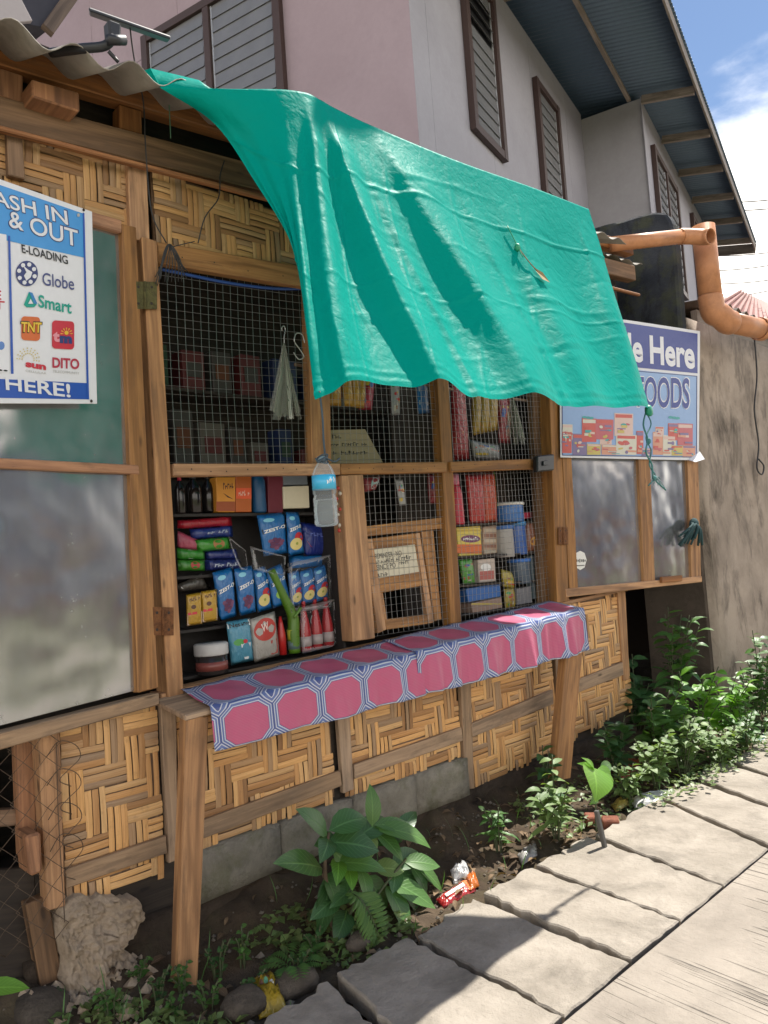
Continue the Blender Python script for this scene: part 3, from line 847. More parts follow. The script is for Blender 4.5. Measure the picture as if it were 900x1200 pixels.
for s_, bl, br, tl in (('REMINDER : NO', (440, 655), (471, 651), (439, 649)), ('xxxxxxxxxxx', (441, 661), (462, 658), (440.4, 655.5)), ('SINCE PO', (442, 668), (464, 665), (441, 662)), ('xxxx', (443, 676), (455, 674.5), (442.4, 671)), ('xxxxxx', (464, 657), (482, 655), (463.6, 652)), ('xxxxx', (467, 662), (480, 660), (466.6, 657.5))):
    if s_ in ('REMINDER : NO', 'SINCE PO'): P.text(s_, bl, br, tl, INK, .0012, .0)
    else: P.scrawl(bl, br, tl, INK, .0012, len(s_), .1, len(s_))
P.build('handwriting', note)

# ------------------------------------------------------------------ eaves beams
board('beam', [(-220, -46), (742, 294), (742, 312), (-220, -14)], WOODR, shop, off=.03, t=.09) if False else None
def beam(pt_l, pt_r, h, mat, off, t, name='beam'):
    a, b = FACADE.at(*pt_l, off), FACADE.at(*pt_r, off)
    d = (b-a); L0 = a-d*((a.x-(-.1))/d.x); L1 = b+d*((5.85-b.x)/d.x)
    f = [L0, L1, L1-Vector((0, 0, h)), L0-Vector((0, 0, h))]
    return prism(name, f, [p+Vector((0, t, 0)) for p in f], mat, shop, .005)
beam((0, 46), (270, 133), .10, WOODR, .05, .08)
beam((0, 112), (284, 188), .125, WOODG if False else WOODD, .05, .08)
beam((0, 146), (311, 228), .02, WOODR, .075, .03, 'batten')
for q in (((-5, 78), (27, 88), (27, 121), (-5, 111)), ((140, 122), (166, 130), (167, 158), (140, 150))):
    board('stub_post', list(q), WOODR, shop, off=.03, t=.07)
board('block', [(37, 92), (93, 108), (94, 131), (38, 113)], WOODR, shop, off=.14, t=.2, bev=.006)
board('post', [(8, 150), (26, 155), (30, 210), (10, 205)], WOODD, shop, off=.03, t=.06)
board('post', [(150, 190), (172, 197), (176, 284), (153, 279)], WOOD, shop, off=.03, t=.05)
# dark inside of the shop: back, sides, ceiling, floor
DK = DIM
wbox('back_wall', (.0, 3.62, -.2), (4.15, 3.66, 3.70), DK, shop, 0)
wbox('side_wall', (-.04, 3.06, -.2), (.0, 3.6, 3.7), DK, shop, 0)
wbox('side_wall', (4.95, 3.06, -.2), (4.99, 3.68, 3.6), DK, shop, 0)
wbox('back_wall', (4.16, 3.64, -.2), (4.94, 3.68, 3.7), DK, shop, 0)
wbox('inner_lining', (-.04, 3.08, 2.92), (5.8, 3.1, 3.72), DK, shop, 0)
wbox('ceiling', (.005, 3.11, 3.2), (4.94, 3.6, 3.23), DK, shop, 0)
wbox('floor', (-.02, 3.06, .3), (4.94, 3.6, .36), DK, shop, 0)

# corrugated shop roof
TIN = concrete('olive_tin', (.34, .31, .27), (.25, .225, .185), .35, 1.5, bstr=.15, rough=.6)
sr = empty('shop_roof', (.9, 2.6, 3.4), 'wavy olive-grey corrugated sheet roof of the shop above the wooden beams', 'roof')
def srz(x, y): return 3.40+.06*(x-1)+.40*(y-2.6)
corr('sheet', lambda u, v, h: Vector((u, v, srz(u, v)+h*(1.0 if u < 2 else .5)+(.02*sin(u*9+1) if u < 1.9 else 0)*(2.97-v))), -.1, 4.12, .02, 2.6, 4.6, 8, .032, .215, TIN, sr)
corr('sheet', lambda u, v, h: Vector((u, v, srz(u, v)+.008+h*.5)), 4.0, 5.1, .02, 2.6, 3.6, 5, .03, .215, TIN, sr)

corr('sheet', lambda u, v, h: Vector((u, v, srz(u, v)-.03+h*.5)), 4.95, 6.1, .02, 2.98, 3.6, 3, .03, .215, TIN, sr)
# ------------------------------------------------------------------ woven bamboo walls
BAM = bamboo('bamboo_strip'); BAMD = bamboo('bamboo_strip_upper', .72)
def slat_mesh(w):
    """unit strip: length 1 on x, its width on z, bowed ends dipping under"""
    V = []; Fc = []; n = 5
    for i in range(n):
        t = i/(n-1); d = .0035*(1-(2*t-1)**4)
        for z, y in ((-.5, .0015), (-.2, -.001), (.25, -.0012), (.5, .0015)): V.append(((t-.5), y-d, z*w))
    for i in range(n-1):
        for k in range(3):
            a = i*4+k; Fc.append((a, a+4, a+5, a+1))
    return V, Fc
def slat_data(name, w, mat):
    V, Fc = slat_mesh(w)
    me = bpy.data.meshes.new(name); me.from_pydata(V, [], Fc); me.materials.append(mat)
    l = me.uv_layers.new(name='UVMap')
    for lo in me.loops:
        v = me.vertices[lo.vertex_index].co; l.data[lo.index].uv = (v.x*.2, v.z)
    me.polygons.foreach_set('use_smooth', [True]*len(me.polygons)); me.update(); return me
SL = {}
for mt in (BAM, BAMD): SL[mt.name] = [slat_data('slat', w, mt) for w in (.0262, .0275, .0245, .0225)]
def weave(name, x0, x1, zlo, zhi, Y, label, mat=BAM, unit=.084, seed=1, ragged=.03, zig=5, dark=.5):
    r = random.Random(seed)
    root = empty(name, (x0, Y, zlo(x0)), label, 'bamboo wall')
    zb = min(zlo(x0), zlo(x1))-.02; zt = max(zhi(x0), zhi(x1))
    f = [Vector((x0, Y+.012, zlo(x0)+.02)), Vector((x1, Y+.012, zlo(x1)+.02)), Vector((x1, Y+.012, zhi(x1))), Vector((x0, Y+.012, zhi(x0)))]
    prism('backing', f, [p+Vector((0, .014, 0)) for p in f], WOODD, root, 0)  # added board that keeps light from passing through the weave
    nx_ = int((x1-x0)/unit)+2; nz_ = int((zt-zb)/unit)+2
    def up(i, j):
        k = i % (2*zig); k = k if k < zig else 2*zig-k
        return ((k+j) % 4) < 2
    jobs = []
    for i in range(nx_):
        j = 0
        while j < nz_:
            if up(i, j):
                j0 = j
                while j < nz_ and up(i, j): j += 1
                for q in range(3): jobs.append((1, x0+unit*(i+(q+.5)/3), zb+unit*j0, zb+unit*j))
            else: j += 1
    for j in range(nz_):
        i = 0
        while i < nx_:
            if not up(i, j):
                i0 = i
                while i < nx_ and not up(i, j): i += 1
                for q in range(3): jobs.append((0, zb+unit*(j+(q+.5)/3), x0+unit*i0, x0+unit*i))
            else: i += 1
    for vert, c, a, b in jobs:
        e = unit*.08
        a -= e*r.random(); b += e*r.random()
        if vert:
            if c > x1-.008 or c < x0+.008: continue
            lo_ = zlo(c)+r.uniform(-ragged, ragged*.3); a = max(a, lo_); b = min(b, zhi(c))
        else:
            a = max(a, x0+r.uniform(0, .006)); b = min(b, x1-r.uniform(0, .006)); m = (a+b)/2
            if c > zhi(m)-.008 or c < zlo(m)+.004: continue
        L = b-a
        if L < .03: continue
        o = bpy.data.objects.new('slat', r.choice(SL[mat.name]))
        tw = r.gauss(0, .012)
        o.scale = (L, 1, 1)
        if vert: o.location = (c+r.gauss(0, .0012), Y-r.uniform(0, .003), (a+b)/2); o.rotation_euler = (0, pi/2+tw, 0)
        else: o.location = ((a+b)/2, Y-r.uniform(0, .003), c+r.gauss(0, .0012)); o.rotation_euler = (0, tw, 0)
        link(o, root)
    return root
def lin(p, q): return lambda x: p[1]+(q[1]-p[1])*(x-p[0])/(q[0]-p[0])
sill = lin((1.1, .975), (5.3, 1.135))
YB = D+.004
weave('bamboo_wall', 1.10, 1.50, lambda x: .30, sill, YB, 'woven bamboo wall panel beside the chain link, above the crumbling mortar', seed=3)
weave('bamboo_wall', 1.575, 2.405, lambda x: .345, sill, YB, 'woven bamboo wall panel under the left half of the pink counter cloth', seed=4)
weave('bamboo_wall', 2.465, 3.345, lambda x: .350, sill, YB, 'woven bamboo wall panel in the middle, above the exposed concrete blocks', seed=5)
weave('bamboo_wall', 3.405, 4.30, lin((3.4, .15), (4.3, .19)), sill, YB, 'woven bamboo wall panel left of the right bench leg, hanging lowest', seed=6)
weave('bamboo_wall', 4.36, 5.29, lin((4.36, .20), (5.29, .28)), sill, YB, 'woven bamboo wall panel at the right end beside the weeds', seed=8)
ub = lin((.2, 2.90), (2.5, 2.93)); ut = lin((.2, 3.27), (2.5, 3.275))
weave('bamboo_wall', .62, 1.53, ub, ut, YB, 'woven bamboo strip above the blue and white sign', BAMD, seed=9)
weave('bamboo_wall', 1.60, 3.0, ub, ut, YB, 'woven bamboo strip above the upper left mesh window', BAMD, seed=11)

# battens nailed over the bamboo
bw = empty('wall_battens', (1.6, D-.03, .3), 'weathered wooden battens nailed across the lower bamboo walls', 'battens')
def bt(q, off=.022, t=.02, mat=WOODG): return board('batten', q, mat, bw, off=off, t=t, bev=.003)
bt([(77, 1019), (195, 979), (196, 1000), (77, 1042)])
bt([(236, 962), (399, 903), (401, 921), (236, 984)])
bt([(415, 896), (541, 852), (543, 868), (416, 913)])
bt([(553, 848), (648, 808), (649, 825), (554, 864)])
bt([(676, 797), (730, 776), (731, 791), (677, 812)])
bt([(188, 820), (207, 817), (208, 1008), (198, 1012)], .012, .03)
bt([(396, 838), (410, 834), (415, 925), (403, 930)], .014, .03)
bt([(540, 800), (552, 797), (556, 924), (546, 926)], .014, .03)
bt([(651, 772), (661, 770), (664, 870), (655, 874)], .014, .03)
bt([(724, 694), (733, 693), (738, 796), (731, 798)], .014, .03, WOOD)
# sill plate above the bamboo
sp_ = lambda x0, x1, n: None
f = [Vector((1.50, D-.03, sill(1.5)+.005)), Vector((5.32, D-.03, sill(5.32)+.005)), Vector((5.32, D-.03, sill(5.32)+.03)), Vector((1.50, D-.03, sill(1.5)+.03))]
prism('sill', f, [p+Vector((0, .10, 0)) for p in f], WOOD, shop, .004)

# ------------------------------------------------------------------ footing
BLK = concrete('block_concrete', (.30, .275, .225), (.19, .17, .135), .4, 2.2, moss=.4, bstr=1.0)
foot = empty('block_footing', (1.6, D, .1), 'mossy concrete hollow block course under the bamboo wall', 'footing')
for i in range(4):
    x = 1.615+.438*i
    b = rough_block('concrete_block', (x+.004, D-.025+rnd.uniform(-.008, .008), .145+rnd.uniform(-.01, .0)), (x+.43, D+.12, .345+rnd.uniform(-.006, .004)), BLK, .055, .006, foot)
EARTH = concrete('earth_bank_mat', (.075, .055, .04), (.035, .026, .019), .5, 3, bstr=1.0, rough=1)
tag(rough_block('earth_bank', (.95, D-.002, -.3), (5.3, D+.11, .16), EARTH, .06, .022), 'dark crumbly earth bank under the blocks and bamboo', kind='structure')
wbox('light_block_board', (1.0, D+.035, .12), (5.3, D+.05, .97), DIM, shop, 0)  # unseen board added behind the bamboo to block light

# crumbling mortar heap at the left corner
MORT = concrete('mortar_mat', (.52, .41, .30), (.38, .29, .20), .25, 5, bstr=1.0)
from mathutils import noise as mnoise
def heap():
    outl = [(64, 1062), (92, 1052), (120, 1046), (150, 1050), (163, 1068), (155, 1085), (140, 1100), (152, 1120), (160, 1140), (150, 1165), (135, 1178), (128, 1215), (95, 1225), (52, 1222), (36, 1205), (30, 1190), (60, 1180), (72, 1150), (68, 1100)]
    c = [FACADE.at(x, y, .03) for x, y in outl]
    ctr = sum(c, Vector())/len(c)
    V = []; Fc = []; R_ = 44
    ring = smoothpts(c+[c[0]], 7)[:-1]; n = len(ring)
    for k in range(R_+1):
        t = k/R_
        for i, p in enumerate(ring):
            e = 1+.16*mnoise.noise(p*13)+.09*mnoise.noise(p*38)
            v = ctr+(p-ctr)*t*(e if t > .5 else 1)
            low = max(0, .42-v.z)
            h = (1-t**4)*.022+low*.24*(1-t*.6)
            q = Vector((v.x, 0, v.z))
            h += (.030*mnoise.noise(q*11)+.040*abs(mnoise.noise(q*24+Vector((3, 0, 0))))+.030*abs(mnoise.noise(q*52))+.012*mnoise.noise(q*110))*(1 if t < .97 else .3)
            V.append(v+Vector((0, -h, 0)))
    for k in range(R_):
        for i in range(n):
            a = k*n+i; b = k*n+(i+1) % n; Fc.append((a, b, b+n, a+n))
    o = len(V)
    for i in range(n): V.append(V[R_*n+i]+Vector((0, .16, 0)))
    for i in range(n): Fc.append((R_*n+i, R_*n+(i+1) % n, o+(i+1) % n, o+i))
    return mesh('mortar_lump', V, Fc, MORT, smooth=True)
tag(heap(), 'pale crumbling mortar lump at the left foot of the bamboo wall', 'mortar')

V = []; Fc = []
for k in range(160):
    x = rnd.gauss(1.12, .13); y = D-.05-abs(rnd.gauss(0, .12)); r = abs(rnd.gauss(.010, .009))+.004
    z = soil_z(x, y)+r*.3; o = len(V); a = rnd.random()*6
    for q in range(5): V.append((x+r*cos(a+q*1.257)*rnd.uniform(.6, 1.3), y+r*sin(a+q*1.257)*rnd.uniform(.6, 1.3), z+r*rnd.uniform(-.3, .3)))
    V.append((x+rnd.uniform(-.3, .3)*r, y, z+r*.9)); V.append((x, y, z-r*.6))
    for q in range(5): Fc += [(o+q, o+(q+1) % 5, o+5), (o+(q+1) % 5, o+q, o+6)]
tag(mesh('mortar_crumbs', V, Fc, MORT), 'crumbs of mortar fallen round the pale lump', kind='stuff')
# left corner: post, dark cage and chain link
cage = empty('chain_link_cage', (.75, D-.1, 0), 'dark cage with rusty chain link at the bottom left corner', 'cage')
board('corner_post', [(44, 858), (70, 852), (77, 1062), (56, 1068)], WOOD, cage, off=.06, t=.07)
board('lower_post', [(30, 1060), (56, 1050), (74, 1150), (48, 1158)], WOODD, cage, off=.02, t=.08)
board('stub', [(30, 980), (48, 975), (50, 1022), (36, 1028)], WOODR, cage, off=.13, t=.12, bev=.008)
board('crossbar', [(-80, 955), (42, 947), (42, 966), (-80, 976)], WOODD, cage, off=-.05, t=.05)
board('inner_post', [(18, 870), (40, 865), (44, 1000), (24, 1005)], WOODR, cage, off=-.02, t=.05)
board('lower_panel', [(-120, 1030), (40, 1015), (50, 1150), (-120, 1180)], DIM, cage, off=-.03, t=.03)
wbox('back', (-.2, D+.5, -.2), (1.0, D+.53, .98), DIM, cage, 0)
CHAIN = plain((.12, .085, .06), .7, .4, name='rusty_wire')
lists = []
def FP(x, z, o=.09): return Vector((x, D-o+.01*sin(x*9+z*7), z))
for fam in (1, -1):
    for k in range(-10, 16):
        pts = []
        for j in range(0, 24):
            z = .25+.045*j; x = .86+.09*k/1.0*.9+fam*(j % 1)*0+(.045 if j % 2 else 0)*fam
            pts.append(FP(x, z, .09+(.006 if (j+k) % 2 else -.006)))
        lists.append([p for p in pts if p.x < 1.085 and p.x > .2 and p.z < .98])
lists = [l for l in lists if len(l) > 1]
# loose curling ends past the post
for z in (.55, .66, .78, .88):
    lists.append(smoothpts([FP(1.02, z), FP(1.06, z+.05, .1), FP(1.11, z+.03, .12), FP(1.13, z-.02, .11), FP(1.09, z-.06, .1), FP(1.06, z-.09, .1), FP(1.10, z-.12, .1)], 4))
tubes('chain_link', lists, .0016, CHAIN, cage, 4)

# ------------------------------------------------------------------ shutters of galvanised sheet
def galv_sheet():
    m, n, out = newmat('galvanised_sheet')
    v = nd(n, 'ShaderNodeNewGeometry').outputs['Position']
    a = noise(n, v, 9, 6, .7); b = noise(n, v, 60, 4, .7); c = noise(n, vmul(n, v, (1, 1, .35)), 3.5, 4, .6)
    col = ramp(n, c, [(.3, (.36, .365, .37)), (.7, (.58, .585, .59))])
    sp = ramp(n, math_(n, 'MULTIPLY', a, b), [(.34, (0, 0, 0)), (.45, (1, 1, 1))])
    col = mixc(n, math_(n, 'MULTIPLY', sp, .5), col, (.17, .165, .15))
    metal = math_(n, 'MULTIPLY_ADD', a, -.35, .98)
    prin(n, out, Base_Color=col, Metallic=metal, Roughness=math_(n, 'MULTIPLY_ADD', c, .16, math_(n, 'MULTIPLY_ADD', sp, .15, .10)), Normal=bump(n, noise(n, v, 2.2, 2, .5), .25, .12))
    return m
SHEET = galv_sheet()
LS = Plane((1.487, 2.935, 0), radians(15.4))
ls = empty('shutter', LS.at(183, 815), 'left shutter with galvanised sheet and wooden frame under the blue sign', 'shutter')
def lb(name, q, off, t, mat=WOOD): return board(name, q, mat, ls, LS, off, t, .004)
lb('sheet', [(-420, 120), (152, 268), (172, 806), (-420, 960)], -.012, .004, SHEET)
lb('stile', [(143, 262), (160, 266), (186, 806), (162, 812)], .012, .035)
lb('rail', [(-400, 516), (163, 545), (164, 556), (-400, 530)], .016, .026, WOODR)
lb('rail', [(-420, 965), (161, 818), (187, 812), (187, 826), (-420, 998)], .03, .055, WOODG)
lb('rail', [(-400, 100), (143, 258), (143, 273), (-400, 116)], .012, .03, WOODR)
lb('stile', [(-418, 108), (-392, 116), (-392, 955), (-418, 962)], .012, .035)
RS = Plane((4.51, 2.945, 0), radians(-7))
rs = empty('shutter', RS.at(665, 697), 'right shutter with galvanised sheet and wooden frame under the food sign', 'shutter')
def rb(name, q, off, t, mat=WOOD): return board(name, q, mat, rs, RS, off, t, .004)
rb('sheet', [(656, 385), (812, 395), (820, 682), (667, 694)], -.014, .004, SHEET)
rb('stile', [(656, 480), (667, 480), (678, 692), (668, 694)], .01, .04)
rb('stile', [(742, 400), (756, 402), (768, 682), (755, 683)], .012, .035)
rb('stile', [(800, 398), (815, 400), (822, 677), (811, 678)], .012, .035)
rb('rail', [(663, 690), (823, 675), (823, 682), (664, 700)], .02, .05)
rb('ledge', [(776, 676), (800, 674), (800, 681), (776, 683)], .045, .024, WOODR)
rb('rail', [(656, 385), (812, 392), (812, 402), (656, 396)], .01, .03)
# sticker on the right shutter
P = Print(lambda x, y, off: RS.at(x, y, -.014+off))
st = board('sticker', [(672, 656), (675, 648), (680, 645.5), (685, 648), (687.5, 656), (685, 665), (680, 668), (675, 665)], plain((.75, .74, .7), .5, name='sticker_white'), None, RS, -.0115, .0012, 0)
tag(st, 'small white oval sticker on the right shutter sheet', 'sticker')
for x_, h_ in ((673.6, 2.2), (675.2, 3), (677, 2.4), (679, 4.2), (681.2, 3), (683, 3.4), (685, 2.4)): P.poly([(x_, 657-h_*.5), (x_+1.2, 657-h_*.5), (x_+1.2, 657+h_*.5), (x_, 657+h_*.5)], BLACK, .0035)
P.poly([(675, 662.5), (685, 662), (685, 663), (675, 663.5)], BLACK, .0035)
P.build('print', st)

# hinges
def hinge(pl, px_, py_, w, h, off, label, mat=RUST, dx=0):
    a = pl.at(px_, py_, off)
    root = empty('hinge', a, label, 'hinge')
    for s_ in (-1, 1):
        x0 = px_+dx; q = [(x0, py_-h/2), (x0+s_*w, py_-h/2+s_*w*.02), (x0+s_*w, py_+h/2), (x0, py_+h/2)]
        if s_ < 0: q = [q[1], q[0], q[3], q[2]]
        l = board('leaf', q, mat, root, pl, off, .003, 0)
        for k in (-.3, .3):
            c = pl.at(x0+s_*w*.55, py_+h*k, off+.0008)
            mesh('screw', [c+pl.u*(.006*cos(i*pi/4))+Vector((0, 0, .006*sin(i*pi/4))) for i in range(8)]+[c+pl.n*.003], [(i, (i+1) % 8, 8) for i in range(8)], NAIL, l)
    tube('pin', [pl.at(px_+dx, py_-h/2, off+.002), pl.at(px_+dx, py_+h/2, off+.002)], .006, mat, root, 8)
HG = Plane((1.5, 2.918, 0), 0)
hinge(HG, 191, 728, 12.5, 33, .0, 'rusty hinge on the left post beside the juice shelf')
GRN = concrete('green_brass', (.13, .12, .045), (.07, .06, .03), .5, 12, bstr=.5, rough=.7)
hinge(HG, 170, 346, 14, 32, .0, 'greenish tarnished hinge at the top of the left post', GRN)
hinge(Plane((4.5, 2.925, 0), 0), 660, 628, 5.5, 20, .0, 'small rusty hinge on the right post by the shutter')
lk = empty('latch_box', FACADE.at(640, 543, .05), 'small black latch box on the right post', 'latch')
BLKP = plain((.012, .016, .02), .35, name='black_plastic')
board('case', [(630, 534), (650, 532), (650, 551), (630, 553)], BLKP, lk, off=.085, t=.04, bev=.008)
board('knob', [(637, 540), (643, 539.5), (643, 545), (637, 545.5)], BLKP, lk, off=.095, t=.009, bev=.003)

# ------------------------------------------------------------------ counter bench and cloths
YF = 2.695
bench = empty('counter_bench', (1.5, YF, 0), 'long wooden counter bench with slanted legs below the shop window', 'bench')
ft = [(205, 824), (246, 829), (411, 780), (486, 757), (561, 737), (684, 714)]
def ctop(x):
    a = onY(246, 829, YF); b = onY(684, 714, YF); return a.z+(b.z-a.z)*(x-a.x)/(b.x-a.x)
f = [Vector((1.47, YF+.005, ctop(1.47)-.03)), Vector((4.30, YF+.005, ctop(4.3)-.03)), Vector((4.30, YF+.005, ctop(4.3)-.006)), Vector((1.47, YF+.005, ctop(1.47)-.006))]
prism('plank', f, [p+Vector((0, .245, .04)) for p in f], WOODG, bench, .005)
fp = Plane((0, YF+.012, 0), 0)
def leg(q, t): 
    fr = [fp.at(x, y) for x, y in q]; prism('leg', fr, [p+Vector((0, t, 0)) for p in fr], WOOD, bench, .005)
leg([(219, 838), (245, 840), (232, 1158), (208, 1163)], .06)
leg([(664, 768), (683, 764), (669, 912), (651, 916)], .06)
bar('brace', (1.58, YF+.20, ctop(1.58)-.05), (4.2, YF+.20, ctop(4.2)-.05), .035, .035, WOODG, bench)

def cloth_mat():
    m, n, out = newmat('octagon_cloth')
    uv = n.nodes.new('ShaderNodeTexCoord').outputs['UV']
    sp = nd(n, 'ShaderNodeSeparateXYZ', {0: uv})
    fu = math_(n, 'ABSOLUTE', math_(n, 'SUBTRACT', math_(n, 'FRACT', sp.outputs[0]), .5))
    fv = math_(n, 'ABSOLUTE', math_(n, 'SUBTRACT', math_(n, 'FRACT', sp.outputs[1]), .5))
    dg = math_(n, 'MULTIPLY', math_(n, 'ADD', fu, fv), .64)
    d = math_(n, 'MAXIMUM', math_(n, 'MAXIMUM', fu, fv), dg)
    BL = (.035, .085, .30); WH = (.62, .66, .72); PK = (.56, .085, .20); LB = (.10, .17, .42)
    col = ramp(n, d, [(0, PK), (.40, BL), (.413, WH), (.430, LB), (.462, WH), (.478, BL), (.505, WH), (.525, LB), (.57, WH), (.585, BL)], 'CONSTANT')
    rib = math_(n, 'SINE', math_(n, 'MULTIPLY', sp.outputs[1], 190.0))
    pink = math_(n, 'LESS_THAN', d, .40)
    col = mixc(n, math_(n, 'MULTIPLY', pink, ramp(n, rib, [(.4, (0, 0, 0)), (1, (.35, .35, .35))])), col, (.72, .22, .34))
    col = mixc(n, math_(n, 'MULTIPLY', noise(n, vmul(n, uv, (3, 3, 1)), 2, 5), .3), col, (.30, .22, .24))
    w = noise(n, uv, 2.5, 3)
    p = prin(n, None, Base_Color=col, Roughness=.38, Specular_IOR_Level=.45, Normal=bump(n, math_(n, 'ADD', math_(n, 'MULTIPLY', rib, .06), w), .25, .02))
    t = nd(n, 'ShaderNodeBsdfTranslucent', {'Color': col})
    mx = nd(n, 'ShaderNodeMixShader', {0: .14, 1: p.outputs[0], 2: t.outputs[0]})
    n.links.new(mx.outputs[0], out.inputs['Surface']); return m
CLOTH = cloth_mat()
low = [(249, 880), (330, 858), (411, 837), (486, 816), (585, 790), (684, 763)]
lowp = [onY(x, y, YF) for x, y in low]
def clow(x):
    for a, b in zip(lowp[:-1], lowp[1:]):
        if x <= b.x or b is lowp[-1]: return a.z+(b.z-a.z)*(x-a.x)/(b.x-a.x)
def cloth(x0, x1, u0, per, lift, label, seed, back):
    nu_, nt_, ns_ = int((x1-x0)*110), 12, 16
    V = []; Fc = []; UV = []
    for i in range(nu_+1):
        x = x0+(x1-x0)*i/nu_; zt = ctop(x)+.001+lift; zl = clow(x)
        u = (x-x0)/per+u0
        for j in range(nt_+1):      # top from the shop side to the edge
            t = j/nt_; y = back+(YF-.006-lift-back)*t
            hw = .002*sin(x*21+y*30+seed)+.0015*sin(x*47-y*20)
            V.append((x+.012*(1-t), y, zt+hw+.002+.048*(1-t))); UV.append((u, 1.0+(1-t)*(YF-back)/-.23))
        amp = .012 if x < 2.76 else .020
        for j in range(1, ns_+1):
            t = j/ns_
            wv = amp*t*(sin(x*17+seed)+.6*sin(x*39+1.7*seed)+.4*sin(x*71))*(.4+.6*min(1, max(0, (x-1.7)/1.2)))
            y = YF-.012-lift-.012*t-max(-.012*t-.004, wv*.8)
            z = zt-.006-(zt-.006-zl)*t+.004*sin(x*13+seed)*t
            V.append((x, y, z)); UV.append((u, 1.0+t*.94))
    W_ = nt_+ns_+1
    for i in range(nu_):
        for j in range(W_-1):
            a = i*W_+j; Fc.append((a, a+1, a+W_+1, a+W_))
    o = mesh('counter_cloth', V, Fc, CLOTH, smooth=True, uvs=UV)
    md = o.modifiers.new('thick', 'SOLIDIFY'); md.thickness = .0015; md.offset = 1
    return tag(o, label, 'cloth', 'pink counter cloths')
xm = onY(486, 780, YF).x; xl = onY(246, 850, YF).x; xr = onY(684, 740, YF).x
cloth(xl, xm+.06, -.12, (xm-xl)/4.52, 0, 'pink and blue octagon patterned cloth on the left half of the counter', 1, D-.042)
cloth(xm, xr, 0.0, (xr-xm)/6.0, .006, 'pink and blue octagon patterned cloth on the sunlit right end of the counter', 2.3, D-.042)
# ================================================================== GREEN TARPAULIN
def tarp_mat():
    m, n, out = newmat('green_tarp')
    v = nd(n, 'ShaderNodeNewGeometry').outputs['Position']
    a = noise(n, v, 5, 5, .6); fine = noise(n, v, 26, 4, .6, 1.2)
    col = mixc(n, math_(n, 'MULTIPLY', a, .35), (.0, .33, .27), (.0, .27, .22))
    d = noise(n, v, 3.0, 6, .75)
    col = mixc(n, ramp(n, d, [(.62, (0, 0, 0)), (.8, (.35, .35, .35))]), col, (.04, .26, .20))
    rid = math_(n, 'ABSOLUTE', math_(n, 'SUBTRACT', noise(n, v, 6, 3, .5, .6), .5))
    rid2 = math_(n, 'ABSOLUTE', math_(n, 'SUBTRACT', noise(n, v, 15, 2, .5, .4), .5))
    nb = bump(n, math_(n, 'ADD', math_(n, 'MULTIPLY', fine, .12), math_(n, 'ADD', rid, math_(n, 'MULTIPLY', rid2, .5))), .45, .022)
    p = prin(n, None, Base_Color=col, Roughness=.5, Specular_IOR_Level=.05, Normal=nb)
    t = nd(n, 'ShaderNodeBsdfTranslucent', {'Color': (.0, .27, .21, 1), 'Normal': nb})
    mx = nd(n, 'ShaderNodeMixShader', {0: .22, 1: p.outputs[0], 2: t.outputs[0]})
    n.links.new(mx.outputs[0], out.inputs['Surface']); return m
TARP = tarp_mat()
# control rows from the ridge to the hem, columns from the free left edge to the right edge: (px, py, Y)
cols = [
    [(188, 103, 2.60), (252, 146, 2.58), (298, 212, 2.46), (342, 288, 2.27), (358, 375, 2.10), (370, 463, 1.97)],
    [(265, 104, 2.50), (302, 165, 2.46), (328, 232, 2.36), (349, 300, 2.22), (361, 380, 2.08), (372, 467, 1.96)],
    [(350, 107, 2.42), (352, 178, 2.36), (355, 250, 2.27), (359, 320, 2.15), (365, 392, 2.04), (375, 466, 1.945)],
    [(392, 127, 2.46), (398, 195, 2.36), (406, 262, 2.26), (414, 328, 2.14), (424, 388, 2.03), (438, 449, 1.92)],
    [(455, 156, 2.48), (462, 216, 2.38), (472, 280, 2.27), (485, 340, 2.15), (498, 398, 2.03), (512, 461, 1.89)],
    [(540, 190, 2.48), (546, 246, 2.39), (555, 302, 2.28), (565, 356, 2.16), (575, 410, 2.03), (585, 469, 1.87)],
    [(625, 220, 2.48), (630, 270, 2.39), (636, 320, 2.29), (644, 368, 2.18), (652, 418, 2.06), (660, 480, 1.92)],
    [(690, 245, 2.46), (703, 290, 2.38), (715, 335, 2.29), (727, 380, 2.19), (740, 427, 2.10), (756, 482, 2.00)],
]
G = np.array([[np.array(onY(x, y, Y)) for x, y, Y in c] for c in cols])       # ncol x nrow x 3
def up_axis(A, m):
    A = np.asarray(A); n = A.shape[0]
    return np.array(catmull(list(A), m))
G2 = up_axis(G, 44); G3 = up_axis(np.swapaxes(G2, 0, 1), 32); G3 = np.swapaxes(G3, 0, 1)
nc, nr = G3.shape[:2]
du = np.gradient(G3, axis=0); dv = np.gradient(G3, axis=1)
N = np.cross(du, dv); N /= np.linalg.norm(N, axis=2)[..., None]
if N[nc//2, nr//2][1] > 0: N = -N
s = np.linspace(0, 7, nc)[:, None]; t = np.linspace(0, 1, nr)[None, :]
def gss(x, c, w): return np.exp(-((x-c)/w)**2)
disp = np.zeros((nc, nr))
